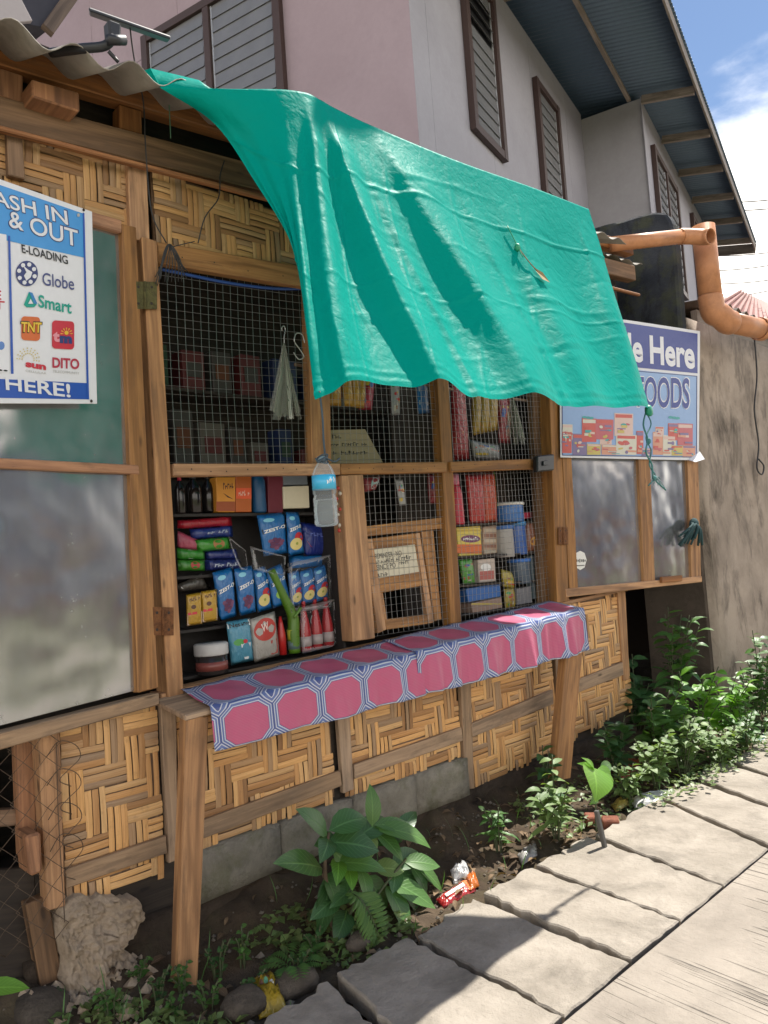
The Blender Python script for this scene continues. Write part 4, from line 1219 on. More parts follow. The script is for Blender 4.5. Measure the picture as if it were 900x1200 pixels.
# long folds fanning out from the left peak and hanging from the ridge
def fold(c, wl, wr, amp):
    x = s-c; return amp*np.where(x < 0, np.exp(-(x/wl)**2), np.exp(-(x/wr)**2))
disp += fold(2.20+.30*t, .12, .34, .070*(.3+.7*t))
disp += fold(2.70+1.20*t, .13+.03*t, .42, .120*(.25+.75*t))
disp += fold(3.85+1.55*t, .16+.06*t, .55, .130*(.2+.8*t))
disp += fold(3.30+1.35*t, .07, .14, .024*t)
disp += fold(5.35+.95*t, .12+.06*t, .30, .070*t)
disp += fold(4.75+1.25*t, .06, .12, .020*t)
disp += fold(6.84-.02*t, .20, .2, .090*t)
disp += .008*np.sin(s*9.0-t*5)*gss(t, .6, .4)
disp += .003*np.sin(t*11+s*2.1)*gss(s, 5.6, 1.1)
# crease lines and stitched hem
disp += .006*gss(t, .25+.012*np.sin(s), .0055)
disp += .004*gss(t, .62+.01*np.sin(s*2), .006)
disp += .004*gss(t, .955, .008)+.005*gss(t, .985, .008)
for k in range(5): disp += .004*gss(s, 2.9+.95*k, .022)
rg = np.random.RandomState(3)
for k in range(130):
    cs, ct = rg.uniform(2.2, 6.9), rg.uniform(.1, .95); ang = rg.choice([rg.uniform(-.5, .3), rg.uniform(1.0, 1.5)]); L = rg.uniform(.15, .5)
    a = (s-cs)*cos(ang)+(t-ct)*4*sin(ang); b = -(s-cs)*sin(ang)+(t-ct)*4*cos(ang)
    disp += rg.uniform(-.004, .0045)*gss(a, 0, L)*gss(b, 0, .035)
disp *= np.clip(t*6, .1, 1)*(1-.42*t**4)
keep = gss(s, 0, .25); disp *= (1-keep)
P3 = G3+N*disp[..., None]
# scalloped hem
P3[:, :, 2] -= (.006*np.sin(s*4.3+.6)*np.clip((t-.7)*3.3, 0, 1)**2)*gss(s, 4.5, 2.2)
V = [Vector(p) for p in P3.reshape(-1, 3)]; Fc = []
for i in range(nc-1):
    for j in range(nr-1):
        a = i*nr+j; Fc.append((a, a+1, a+nr+1, a+nr))
# sheet carried back over the roof from the ridge
nb_ = 8; base = len(V)
for i in range(nc):
    p = P3[i, 0]
    for k in range(1, nb_+1):
        tt = k/nb_; y = p[1]+(.62)*tt; zr = srz(p[0], max(y, 2.6))+.055
        z = p[2]*(1-min(1, tt*2.2))+zr*min(1, tt*2.2); V.append(Vector((p[0]+.03*tt, y, max(z, zr if y > 2.6 else z))))
for i in range(nc-1):
    Fc.append((i*nr, i*nr+nr, base+(i+1)*nb_, base+i*nb_))
    for k in range(nb_-1):
        a = base+i*nb_+k; Fc.append((a, a+nb_, a+nb_+1, a+1))
tarp = mesh('tarpaulin', V, Fc, TARP, smooth=True)
tag(tarp, 'bright green tarpaulin draped over the shop eave as an awning', 'tarpaulin')
def tp(fs, ft, off=.01):
    i = int(fs/7*(nc-1)); j = int(ft*(nr-1)); return Vector(P3[i, j]+N[i, j]*off)
# knot with a dry twig caught in the middle of the sheet
kn = empty('knot', tp(5.75, .33), 'small green knot with a dry brown leaf on the tarpaulin', 'knot')
GR = plain((.02, .30, .16), .5, name='green_cord')
def blob(name, c, rx, ry, rz, mat, parent=None, seed=0, sub=2, amp=.25):
    bm = bmesh.new(); bmesh.ops.create_icosphere(bm, subdivisions=sub, radius=1)
    r = random.Random(seed)
    for v in bm.verts:
        q = 1+amp*(sin(v.co.x*3+seed)*.5+sin(v.co.y*4+seed*2)*.3+r.uniform(-.3, .3))
        v.co = Vector((c[0]+v.co.x*rx*q, c[1]+v.co.y*ry*q, c[2]+v.co.z*rz*q))
    return from_bm(name, bm, mat, parent, True)
kp = onY(606, 291, 2.27)
kp = tp(5.62, .33, .012)
blob('knot_ball', kp, .018, .014, .022, GR, kn, 3)
tube('cord_tail', smoothpts([tp(5.50, .24, .012), tp(5.58, .29, .012), kp, tp(5.66, .37, .016)], 5), .003, GR, kn, 5)
tube('twig', smoothpts([kp, tp(5.75, .40, .014), tp(5.95, .46, .014)], 5), .003, plain((.2, .14, .07), .8, name='twig'), kn, 5)
mesh('dry_leaf', [tp(5.78, .41, .012), tp(5.90, .435, .022), tp(5.98, .48, .016), tp(5.88, .47, .02)], [(0, 1, 2, 3)], plain((.24, .17, .05), .7, name='dry_leaf'), kn)
# rope at the right corner
rope = empty('tie_rope', onY(757, 478, 2.0), 'frayed teal rope dangling from the right corner of the tarpaulin', 'rope')
TEAL = plain((.05, .19, .19), .7, name='teal_rope')
c0 = Vector(P3[-1, -1])
blob('gathered_corner', c0+Vector((-.008, 0, -.012)), .026, .02, .035, plain((.005, .24, .14), .5, name='corner_green'), rope, 5)
def rp(pts, r=.005): 
    return tube('strand', smoothpts([onY(x, y, Y) for x, y, Y in pts], 5), r, TEAL, rope, 6)
rp([(757, 482, 1.99), (754, 498, 1.985), (759, 515, 1.99), (757, 530, 1.985), (764, 545, 1.99), (766, 560, 1.99), (780, 574, 1.99)])
rp([(757, 482, 2.0), (763, 497, 2.0), (757, 513, 1.995), (763, 528, 2.0), (761, 545, 1.995), (768, 558, 2.0), (760, 569, 1.99)], .004)
blob('rope_knot', onY(760, 517, 1.99), .012, .012, .016, TEAL, rope, 2)
blob('rope_knot', onY(767, 560, 1.99), .016, .012, .014, TEAL, rope, 4)
for k in range(9):
    a = onY(768, 560, 1.99); e = a+Vector((rnd.uniform(-.05, .08), rnd.uniform(-.02, .02), rnd.uniform(-.06, -.005)))
    tube('strand', smoothpts([a, a.lerp(e, .5)+Vector((0, 0, .01)), e], 3), .0016, TEAL, rope, 4)
# dark teal bundle hung on the right shutter
bd = empty('rag_bundle', RS.at(812, 610, .04), 'dark teal frayed rag tied to the right shutter frame', 'rag')
RAG = plain((.022, .06, .065), .9, name='rag_teal')
for k in range(16):
    a = RS.at(813+rnd.uniform(-3, 3), 612, .05); e = RS.at(800+rnd.uniform(-6, 26), 640-abs(rnd.gauss(0, 7)), .06+rnd.uniform(-.02, .02))
    tube('strand', smoothpts([a, a.lerp(e, .4)+RS.n*.03+Vector((0, 0, .01)), e], 3), rnd.uniform(.006, .012), RAG, bd, 5)
blob('knot_ball', RS.at(813, 614, .05), .05, .04, .045, RAG, bd, 7)

# ------------------------------------------------------------------ hanging water bottle
YBt = 1.95
wb = empty('water_bottle', onY(384, 616, YBt), 'clear water bottle with blue label hanging from the tarpaulin corner', 'bottle')
PET = clearfilm('pet_plastic', (.92, .95, .96), .10, .05, .12)
b0 = onY(383, 617, YBt); b1 = onY(383, 538, YBt); Hh = (b1-b0).z; R0 = .039
pr = [(.55, 0), (.9, .012), (1, .05), (1, .10), (.95, .115), (1, .13), (1, .19), (.95, .205), (1, .22), (1, .28), (.95, .295), (1, .31), (1, .42), (.92, .44), (.92, .47), (1, .49), (1.0, .72), (.93, .79), (.74, .87), (.46, .94), (.40, .955), (.40, 1.0)]
lathe('body', [(r*R0, h*Hh) for r, h in pr], PET, b0, wb, 28)
lathe('label_band', [(R0*1.012, .545*Hh), (R0*1.012, .75*Hh)], plain((.05, .42, .68), .35, name='label_blue'), b0, wb, 28)
wat = nd
WATER = clearfilm('water_in_bottle', (.86, .90, .91), .05, .02, .05)
lathe('water', [(R0*.5, .006*Hh), (R0*.93, .05*Hh), (R0*.90, .40*Hh)], WATER, b0, wb, 28)
Pb = Print(lambda x, y, off: b0+Vector((x*R0*.9, -(1.02*R0)*max(.15, 1-x*x)**.5-off, y*Hh)))
Pb.scrawl((-.3, .62), (.8, .66), (-.3, .70), WHITE, .001, 7, .2, 3); Pb.disc(-.55, .64, .22, .035, WHITE, .0008, 10)
Pb.build('print', wb)
lathe('cap', [(R0*.43, .985*Hh), (R0*.45, 1.0*Hh), (R0*.43, 1.035*Hh), (R0*.2, 1.04*Hh)], plain((.16, .25, .3), .5, name='bottle_cap'), b0, wb, 16)
CORD = plain((.045, .07, .09), .8, name='dark_cord')
hm = tp(2.02, .985, 0)
tube('cord', smoothpts([hm, onY(378, 490, 1.95), onY(379, 512, 1.95), onY(381, 536, 1.95)], 4), .0035, CORD, wb, 6)
lists = []
for k in range(4):
    r = R0*.47
    lists.append([b0+Vector((r*cos(a*.45), r*sin(a*.45), (.965+.018*k)*Hh+.006*sin(a*.45+k)*1.5)) for a in range(15)])
lists.append(smoothpts([onY(381, 536, 1.93), onY(392, 541, 1.93), onY(398, 537, 1.94)], 4)); lists.append(smoothpts([onY(381, 536, 1.93), onY(373, 541, 1.93), onY(370, 537, 1.94)], 4))
tubes('cord_wrap', lists, .0028, CORD, wb, 5)

# ================================================================== SIGNS
LSo = .045      # front of the left sign relative to its shutter
sg = empty('hanging_sign', LS.at(110, 472, LSo), 'blue and white cash and mobile loading sign hung on the left shutter', 'sign')
W_ = plain((.74, .75, .78), .45, name='sign_white'); BLU = plain((.055, .30, .68), .4, name='sign_blue'); NAVY = plain((.022, .09, .42), .4, name='sign_navy')
RED = plain((.55, .03, .05), .4, name='sign_red'); GREEN = plain((.0, .33, .25), .4, name='sign_green'); YEL = plain((.75, .50, .04), .4, name='sign_yellow'); DNAV = plain((.03, .045, .17), .4, name='sign_dark_navy'); ORG = plain((.62, .14, .03), .4, name='sign_orange'); GREY = plain((.45, .44, .40), .5, name='sign_grey')
board('panel', [(-260, 118), (108, 248), (114, 473), (-260, 472)], W_, sg, LS, LSo, .006, .001)
P = Print(lambda x, y, off: LS.at(x, y, LSo+off))
o1, o2, o3, o4 = .0015, .003, .0045, .006
P.poly([(-250, 131), (97, 250), (99, 302), (-250, 225)], BLU, o1)                   # heading band
P.poly([(97, 249), (99, 249.6), (104.5, 468), (102, 468)], NAVY, o2)
P.poly([(-250, 432), (103, 449), (103.5, 468), (-250, 462)], NAVY, o1)
P.poly([(9.5, 276), (12, 276.5), (16, 438), (13, 438)], NAVY, o2)
P.poly([(-30, 268), (7.5, 275), (11, 437), (-26, 434)], W_, o1+.0004)
for st_, bl, br, tl, b in (('CASH IN', (-26, 234), (80, 264), (-28, 217), .012), ('& OUT', (11, 266), (92, 290), (10, 246), .012)):
    P.text(st_, (bl[0]-1.2, bl[1]+1), (br[0]+1.2, br[1]+1.2), (tl[0]-1.2, tl[1]-1.2), DNAV, o2, b+.018)
    P.text(st_, bl, br, tl, W_, o3, b)
P.text('E-LOADING', (26, 296), (80, 310), (25, 286), BLACK, o2, .015)
# globe logo
P.disc(31.5, 320.5, 13, 15, DNAV, o2, 24)
for a in range(8): P.disc(31.5+9.5*cos(a*.785+.3), 320.5+11*sin(a*.785+.3), 2.6, 2.6, W_, o3, 7)
P.poly([(27, 311), (33, 316), (38, 319), (36, 325), (31, 329), (28, 323), (31, 319)], W_, o3)
P.text('Globe', (50, 334), (87, 340), (49.5, 319), plain((.06, .075, .22), .4, name='logo_indigo'), o2, .005)
# triangle logo
P.poly([(28, 357), (34, 342), (43, 357), (40, 360), (31, 360)], GREEN, o2); P.poly([(34, 342), (38, 343), (44, 356), (40, 356)], plain((.03, .22, .5), .4, name='logo_blue'), o3); P.poly([(33, 356), (36, 350), (39, 356)], W_, o4)
P.text('Smart', (45, 360), (84, 368), (45, 345), GREEN, o2, .02)
def rsq(cx, cy, w, h, mat, off, rot=0.0):
    pts = []
    for qx, qy, a0 in ((1, -1, -pi/2), (1, 1, 0), (-1, 1, pi/2), (-1, -1, pi)):
        for k in range(4):
            a = a0+k*pi/6; pts.append((cx+qx*(w-4)+4*cos(a), cy+qy*(h-4)+4*sin(a)+(qx*(w-4))*.06))
    P.poly(pts, mat, off)
rsq(36, 385, 11, 14, ORG, o2); P.text('TNT', (23.5, 390), (49.5, 391), (24, 376), BLACK, o3, .06); P.text('TNT', (24.5, 389), (48.5, 390), (25, 377), YEL, o4, .03)
rsq(74, 392.5, 13, 16.5, RED, o2); P.text('t', (62, 400), (70, 401), (62, 388), plain((.75, .3, .35), .4, name='logo_pink'), o3, .06); P.text('m', (70, 402), (84.5, 403), (70, 393), DNAV, o3, .07)
for a in range(7): P.poly([(78+3*cos(pi+a*.52), 391+3*sin(pi+a*.52)), (78+7*cos(pi+a*.52-.1), 391+7*sin(pi+a*.52-.1)), (78+7*cos(pi+a*.52+.1), 391+7*sin(pi+a*.52+.1))], YEL, o3)
P.disc(78, 390, 2.5, 2.5, YEL, o3, 8)
for ring in (7, 10, 13):
    for a in range(10): P.disc(33+ring*cos(pi*1.02+a*.36), 421+ring*sin(pi*1.02+a*.36), .9, .9, plain((.62, .52, .2), .5, name='logo_straw'), o2, 6)
P.text('sun', (30, 430), (54, 434), (30, 424), RED, o2, .05); P.text('CELLULAR', (30, 435.5), (54.5, 439), (30, 433), GREY, o2, .0)
P.text('DITO', (61.5, 431), (93, 433), (61.5, 418.5), plain((.45, .035, .07), .4, name='logo_crimson'), o2, .03); P.text('TELECOMMUNITY', (62, 436.5), (93, 439), (62, 433.5), GREY, o2, .0)
P.text('HERE!', (7, 457), (83, 466), (6, 441), W_, o3, .02)
P.text('E', (-9, 351), (1.5, 351.5), (-9, 340), RED, o2, .02); P.text('T', (-8, 362), (5.5, 363), (-8, 352), RED, o2, .02)
P.text('...', (-8, 434), (9, 435.5), (-8, 432), BLACK, o2, .03); P.disc(1.5, 405, 4, 5, plain((.08, .2, .5), .3, name='logo_ball'), o2, 14)
P.disc(92, 252, 1.8, 2.2, GREY, o3, 8)
P.build('printed_design', sg)
for c in ((98, 246), (107, 470)): blob('corner_nail', LS.at(*c, LSo+.003), .006, .004, .006, NAIL, sg, 1, 1)

# food sign on the right shutter
RSo = .03
fs_ = empty('food_sign', RS.at(740, 540, RSo), 'blue frozen foods sign with packet pictures hung on the right shutter', 'sign')
sq = [(655, 366), (735, 375), (820.5, 388), (819, 539.5), (657, 536)]
board('panel', sq, plain((.70, .71, .74), .45, name='banner_white'), fs_, RS, RSo, .004, .001)
P = Print(lambda x, y, off: RS.at(x, y, RSo+off))
DB = plain((.014, .04, .25), .4, name='banner_blue')
P.poly([(658, 369), (735, 378.5), (817.5, 391), (817.5, 437.5), (740, 430), (658, 424)], DB, o1)
P.poly([(658.5, 427), (740, 433), (817, 440.5), (816.5, 536), (659, 533.5)], plain((.25, .40, .66), .4, name='banner_sky'), o1)
for q in ([(658.5, 427), (817, 440.5), (817, 441.3), (658.5, 427.8)], [(816.2, 440.5), (817.2, 440.5), (816.8, 536), (815.8, 536)], [(659, 532.8), (816.8, 535.3), (816.8, 536.2), (659, 533.8)], [(658.3, 427), (659.3, 427), (659.7, 533), (658.7, 533)]): P.poly(q, DNAV, o2)
P.text('Available Here', (660, 414), (814.5, 433), (659, 380), W_, o2, .03)
P.text('FROZEN', (664, 469), (742, 474.5), (664, 434), W_, o2, .05); P.text('FROZEN', (665, 468), (741, 473.5), (665, 435), DB, o3, .02)
P.text('FOODS', (746, 478), (809, 480), (746, 440), W_, o2, .05); P.text('FOODS', (747, 477), (808, 479), (747, 441), DB, o3, .02)
pal = [plain(c, .4, name='packet_%d' % i) for i, c in enumerate([(.55, .10, .08), (.62, .30, .20), (.62, .60, .50), (.55, .45, .12), (.50, .12, .14), (.20, .16, .30), (.66, .48, .42), (.05, .35, .35)])]
rq = random.Random(4)
def packet(x, y, w, h, c, off, acc=None):
    sk = .04*w
    P.poly([(x, y), (x+w, y+sk), (x+w*.99, y+h), (x, y+h-sk*.2)], pal[c], off)
    P.poly([(x+w*.06, y+h*.05), (x+w*.94, y+h*.05+sk*.8), (x+w*.94, y+h*.20+sk*.6), (x+w*.06, y+h*.20)], pal[rq.choice((2, 6, 0, 5))], off+.0008)
    for k in range(7):
        a = rq.randrange(8); cx_, cy_ = x+w*rq.uniform(.2, .8), y+h*rq.uniform(.3, .88)
        if rq.random() < .5: P.disc(cx_, cy_, w*rq.uniform(.07, .18), h*rq.uniform(.04, .10), pal[a], off+.0010+.0003*k, 9, tilt=rq.uniform(-.4, .4))
        else:
            ww, hh = w*rq.uniform(.12, .3), h*rq.uniform(.02, .06); P.poly([(cx_-ww, cy_-hh), (cx_+ww, cy_-hh+sk*.4), (cx_+ww, cy_+hh+sk*.4), (cx_-ww, cy_+hh)], pal[a], off+.0010+.0003*k)
for i, (x, y, w, h, c) in enumerate(((659, 497, 12, 18, 2), (659, 506, 11, 25, 0), (671, 508, 17, 25, 5), (682, 490, 17, 28, 0), (698, 491, 21, 24, 4), (688, 520, 16, 13, 3), (703, 505, 14, 16, 6), (705, 521, 21, 12, 1), (720, 484, 22, 27, 6), (722, 509, 24, 24, 2), (746, 505, 8, 27, 0), (752, 525, 12, 9, 5), (765, 506, 12, 27, 1), (768, 500, 10, 10, 6), (777, 510, 15, 24, 2), (783, 496, 12, 20, 0), (794, 496, 18, 26, 4), (787, 522, 13, 12, 3), (800, 522, 15, 13, 1))):
    packet(x, y, w, h, c, o2+.0003*(i % 6), None)
for x in (680, 781):
    for k in range(3): P.disc(x+5+4*k, 489+k*.5, 3, 1.6, pal[7], o3, 8)
P.build('printed_design', fs_)
# curled lower right corner of the banner
mesh('curled_corner', [RS.at(806, 538.8, RSo+.004), RS.at(820, 529, RSo+.004), RS.at(826, 538, RSo+.05), RS.at(815, 541.5, RSo+.04)], [(0, 1, 2, 3)], plain((.70, .71, .74), .45, name='banner_white'), fs_)

# cardboard notice behind the middle mesh
CARD = plain((.36, .30, .19), .9, name='cardboard')
CP = Plane((0, D+.10, 0), 0)
cb = board('cardboard_notice', [(384, 504), (428, 503), (449, 542), (386, 545)], CARD, None, CP, 0, .005, .001)
tag(cb, 'brown cardboard notice with handwriting behind the middle mesh window', 'notice')
P = Print(lambda x, y, off: CP.at(x, y, off))
for st_, bl, br, tl in ((3, (389, 514), (400, 513.5), (389, 509)), (13, (387, 523), (430, 522), (387, 518.5)), (10, (390, 533), (435, 532), (390, 528))): P.scrawl(bl, br, tl, INK, .0012, st_, .1, st_)
P.build('handwriting', cb)
# ================================================================== GOODS
# shelves of the open display (lower left window)
ds = empty('display_shelf', (1.65, D+.1, 1.05), 'dark wooden display shelves in the open lower left window', 'shelf')
BLKW = plain((.018, .015, .014), .7, name='black_board')
def shelf(name, xa, xb, y0, y1, z, t=.014, par=ds): return wbox(name, (xa, y0, z-t), (xb, y1, z), BLKW, par, .001)
def zat(px, py, Y): return onY(px, py, Y).z
XA, XB = 1.68, 2.46
Y1 = D+.16
wbox('back_panel', (XA-.02, Y1+.16, 1.02), (XB+.12, Y1+.175, 1.94), BLKW, ds, 0)
wbox('side_panel', (XB+.105, D+.06, 1.02), (XB+.12, Y1+.155, 1.92), BLKW, ds, 0)
rows = {'top': zat(300, 601, Y1), 'second': zat(300, 669, Y1), 'third': zat(300, 728, Y1), 'base': zat(300, 779, Y1)}
for k, z in rows.items(): shelf('shelf', XA-.02, XB+.10, Y1+.004, Y1+.155, z)
PL = Plane((0, Y1, 0), 0); PL2 = Plane((0, D+.10, 0), 0)
ZB = (.012, .17, .50)
def zesto(kind, word=True):
    def f(P):
        if word:
            P.poly([(.05, .36), (.95, .27), (.97, .38), (.07, .48)], BLACK, .0010)
            P.text('ZEST-O', (.10, .465), (.92, .375), (.10, .385), WHITE, .0022, .03)
            P.disc(.35, .15, .2, .05, plain((.2, .5, .65), .4, name='pouch_pale'), .001, 10)
        if kind == 'apple':
            P.disc(.66, .60, .30, .12, plain((.45, .02, .03), .4, name='apple_red'), .0010, 14)
            P.disc(.46, .75, .38, .14, plain((.62, .52, .20), .4, name='apple_flesh'), .0020, 16)
            P.disc(.47, .74, .08, .035, plain((.25, .30, .05), .4, name='apple_core'), .003, 8)
        elif kind == 'grape':
            g = plain((.10, .025, .08), .35, name='grape_purple')
            for i, (gu, gv) in enumerate(((.3, .66), (.46, .63), (.62, .65), (.74, .69), (.36, .72), (.52, .70), (.67, .75), (.42, .78), (.57, .79), (.5, .84), (.34, .79))): P.disc(gu, gv, .105, .045, g if i % 3 else plain((.16, .05, .12), .35, name='grape_light'), .0010+.0003*i, 9)
        else:
            P.disc(.5, .7, .3, .12, plain((.25, .45, .08), .4, name='melon_green'), .001, 12)
    return f
BLUEP = foil(ZB)
def quad(x0, y0, x1, y1, sk=0.0): return [(x0, y0), (x1, y0-sk), (x1, y1-sk), (x0, y1)]
items = [
    ([(301, 604), (334, 600), (337, 648), (309, 652)], 'grape', 'blue grape juice pouch standing alone at the top of the display'),
    ([(335, 600), (350, 600), (357, 648), (338, 652)], 'apple', 'narrow blue apple juice pouch right of the grape pouch at the top'),
    ([(249, 671), (273, 664), (277, 722), (258, 728)], 'grape', 'leftmost blue grape juice pouch in the lower pouch row'),
    ([(274, 667), (296, 662), (300, 717), (281, 722)], 'grape', 'second blue grape juice pouch in the lower pouch row'),
    ([(296, 668), (311, 663), (319, 713), (302, 718)], 'apple', 'blue apple juice pouch beside the green bottle'),
    ([(312, 668), (330, 660), (341, 706), (320, 713)], 'melon', 'blue pouch half hidden by the green bottle'),
    ([(337, 672), (351, 667), (355, 708), (341, 712)], 'apple', 'left of the three apple pouches in a clear bag'),
    ([(351, 670), (367, 664), (370, 705), (355, 709)], 'apple', 'middle of the three apple pouches in a clear bag'),
    ([(366, 667), (382, 660), (385, 701), (370, 706)], 'apple', 'right of the three apple pouches in a clear bag'),
]
for i, (q, k, lab) in enumerate(items):
    pack('juice_pouch', q, 0, BLUEP, lab, 'juice pouch', 'blue juice pouches', .035, .05, zesto(k), plane=Plane((0, Y1-.02-.012*(i % 2), 0), 0))
# blue pouches lying behind, right side
pack('snack_pack', [(352, 612), (390, 617), (391, 650), (356, 652)], 0, foil((.02, .04, .28)), 'dark blue snack pack with pink streak at the right of the display', 'snack pack', None, .04, .05,
     lambda P: (P.poly([(.1, .55), (.9, .72), (.95, .88), (.2, .72)], plain((.5, .08, .16), .4, name='pink_streak'), .001), P.scrawl((.2, .38), (.8, .44), (.2, .24), plain((.15, .2, .55), .4, name='faint_blue'), .001, 6)), plane=Plane((0, Y1+.03, 0), 0))
pack('juice_pouch', [(338, 652), (383, 646), (385, 664), (340, 671)], 0, BLUEP, 'blue pouch lying flat above the three apple pouches', 'juice pouch', 'blue juice pouches', .05, .05, None, plane=Plane((0, Y1+.05, 0), 0))
# stacked soap and noodle packs on the left
def band(c, u0=.1, u1=.9, v0=.3, v1=.7, word=None, wc=None):
    def f(P):
        P.poly([(u0, v0), (.5, v0-.04), (u1, v0), (u1, v1), (.5, v1+.04), (u0, v1)], c, .001)
        if word: P.scrawl((u0+.08, v1-.1), (u1-.08, v1-.14), (u0+.12, v0+.12), wc or plain((.35, .4, .5), .4, name='pale_print'), .0022, word, .14, word)
    return f
stk = [
    ([(208, 610), (271, 605), (272, 616), (208, 620)], (.42, .012, .03), 'red pack lying on top of the stacked packs at the left', None),
    ([(222, 620), (272, 615), (273, 629), (224, 632)], (.015, .04, .24), 'dark blue pack under the red pack', band(plain((.03, .09, .4), .4, name='blue_band'), .15, .9, .25, .75, 7)),
    ([(208, 622), (232, 632), (238, 648), (208, 642)], (.52, .09, .16), 'pink patterned pack sliding down beside the left post', None),
    ([(228, 633), (268, 629), (270, 643), (232, 647)], (.05, .33, .03), 'upper bright green pack with round emblem', lambda P: P.disc(.6, .5, .18, .4, plain((.35, .16, .06), .4, name='emblem_brown'), .001, 12)),
    ([(207, 642), (240, 645), (240, 656), (208, 656)], (.04, .28, .03), 'middle green pack beside the left post', lambda P: P.poly([(.35, .1), (.5, .1), (.5, .9), (.35, .9)], WHITE, .001)),
    ([(239, 646), (277, 643), (280, 655), (241, 656)], (.02, .035, .20), 'navy pack between the green packs', None),
    ([(208, 656), (240, 656), (240, 669), (209, 669)], (.05, .27, .025), 'lowest green pack with red spot', lambda P: P.disc(.55, .5, .18, .35, plain((.4, .05, .05), .4, name='spot_red'), .001, 10)),
    ([(240, 656), (281, 655), (283, 668), (241, 669)], (.018, .03, .17), 'lowest navy pack with pale lettering', band(plain((.03, .05, .25), .4, name='navy_band'), .1, .9, .2, .8, 8)),
]
for i, (q, c, lab, pr_) in enumerate(stk): pack('soap_pack', q, 0, foil(c), lab, 'pack', 'packs stacked at the left of the display', .05, .04, pr_, plane=Plane((0, Y1+.01+.01*(i % 3), 0), 0))
pack('snack_pack', [(208, 685), (236, 672), (246, 690), (210, 694)], 0, foil((.08, .07, .06)), 'dark crumpled pack with silver seal above the yellow sachets', 'snack pack', None, .04, .05, lambda P: P.poly([(.05, .45), (.6, .05), (.75, .15), (.1, .65)], plain((.5, .5, .48), .3, name='silver_seal'), .001), plane=Plane((0, Y1+.03, 0), 0))
for i, (x0, x1, y, lab) in enumerate(((218, 236, 697, 'left yellow coffee sachet on the lower shelf'), (236, 254, 693, 'right yellow coffee sachet on the lower shelf'))):
    pack('coffee_sachet', [(x0, y), (x1, y-3), (x1+1, y+34), (x0+1, y+37)], 0, foil((.62, .36, .03)), lab, 'sachet', 'yellow coffee sachets', .02, .06,
         lambda P: (P.poly([(.03, .62), (.97, .6), (.97, .97), (.03, .97)], plain((.55, .40, .32), .4, name='sachet_beige'), .001), P.scrawl((.15, .24), (.85, .22), (.15, .1), plain((.12, .05, .02), .4, name='coffee_brown'), .0015, 6, .2), P.disc(.4, .42, .16, .07, plain((.10, .04, .02), .4, name='bean_brown'), .0015, 10), P.poly([(.05, .58), (.6, .58), (.6, .66), (.05, .66)], RED, .0022)), plane=Plane((0, Y1-.03, 0), 0))
# top row: bottles, cartons
def bottle(name, x, ybot, ytop, wpx, Y, mat, label, cat, capmat=None, prof=None, lab=None, group=None):
    b = onY(x, ybot, Y); tpt = onY(x, ytop, Y); h = tpt.z-b.z
    r = (onY(x+wpx/2, ybot, Y)-onY(x-wpx/2, ybot, Y)).length/2*.85
    root = empty(name, b, label, cat, group)
    prof = prof or [(.85, 0), (1, .04), (1, .62), (.8, .74), (.36, .84), (.34, .90)]
    lathe('body', [(a*r, c*h) for a, c in prof], mat, b, root, 18)
    if capmat: lathe('cap', [(prof[-1][0]*r*1.12, prof[-1][1]*h-.004), (prof[-1][0]*r*1.12, h), (prof[-1][0]*r*.7, h+.003)], capmat, b, root, 14)
    if lab: lathe('label_band', [(r*1.015, lab[1]*h), (r*1.015, lab[2]*h)], lab[0], b, root, 18)
    return root
DGL = plain((.012, .010, .010), .15, name='dark_glass'); REDC = plain((.42, .02, .05), .35, name='red_cap')
bottle('bottle', 212, 602, 558, 13, Y1, DGL, 'black bottle with red cap beside the left post', 'bottle', REDC)
bottle('bottle', 228, 602, 556, 20, Y1+.04, DGL, 'wide dark bottle second from the left post', 'bottle', BLKP)
bottle('bottle', 245, 601, 557, 15, Y1+.06, DGL, 'dark bottle beside the yellow carton', 'bottle', BLKP)
def carton(q, c, label, Y, depth=.06, pr_=None, name='carton', cat='carton'):
    pl = Plane((0, Y, 0), 0); root = empty(name, pl.at(*q[3]), label, cat)
    board('box', q, plain(c, .45), root, pl, 0, depth, .003)
    if pr_:
        (x0, y0), (x1, y1) = q[0], q[2]
        P = Print(lambda u, v, off: pl.at(x0+(x1-x0)*u, y0+(y1-y0)*v, off)); pr_(P); P.build('print', root)
    return root
BROWN = plain((.09, .03, .015), .5, name='print_brown')
carton([(253, 559), (276, 559), (276, 600), (255, 600)], (.60, .25, .03), 'yellow coffee carton in the top row of the display', Y1, .06, lambda P: (P.poly([(.02, .70), (.98, .70), (.98, .98), (.02, .98)], plain((.30, .07, .02), .5, name='choc'), .001), P.scrawl((.35, .36), (.9, .33), (.35, .16), BROWN, .001, 5, .14), P.poly([(.35, .45), (.5, .5), (.9, .64), (.6, .58)], BROWN, .0012)))
carton([(276.5, 558), (295, 558), (295, 600), (276.5, 600)], (.42, .10, .015), 'orange carton between yellow carton and blue tub', Y1, .06, lambda P: (P.poly([(.02, .33), (.98, .33), (.98, .63), (.02, .63)], plain((.70, .10, .03), .4, name='bright_orange'), .001), P.scrawl((.15, .55), (.85, .55), (.15, .4), plain((.75, .45, .35), .4, name='pale_orange'), .002, 6, .2)))
bottle('tub', 304, 601, 557, 17, Y1+.02, plain((.01, .07, .17), .4, name='tub_blue'), 'dark blue round-topped tub in the top row', 'tub', None, [(.9, 0), (1, .05), (1, .82), (.8, .95), (.3, 1.0)])
carton([(314, 558), (332, 558), (332, 601), (315, 601)], (.13, .012, .025), 'maroon carton beside the cream box', Y1, .06)
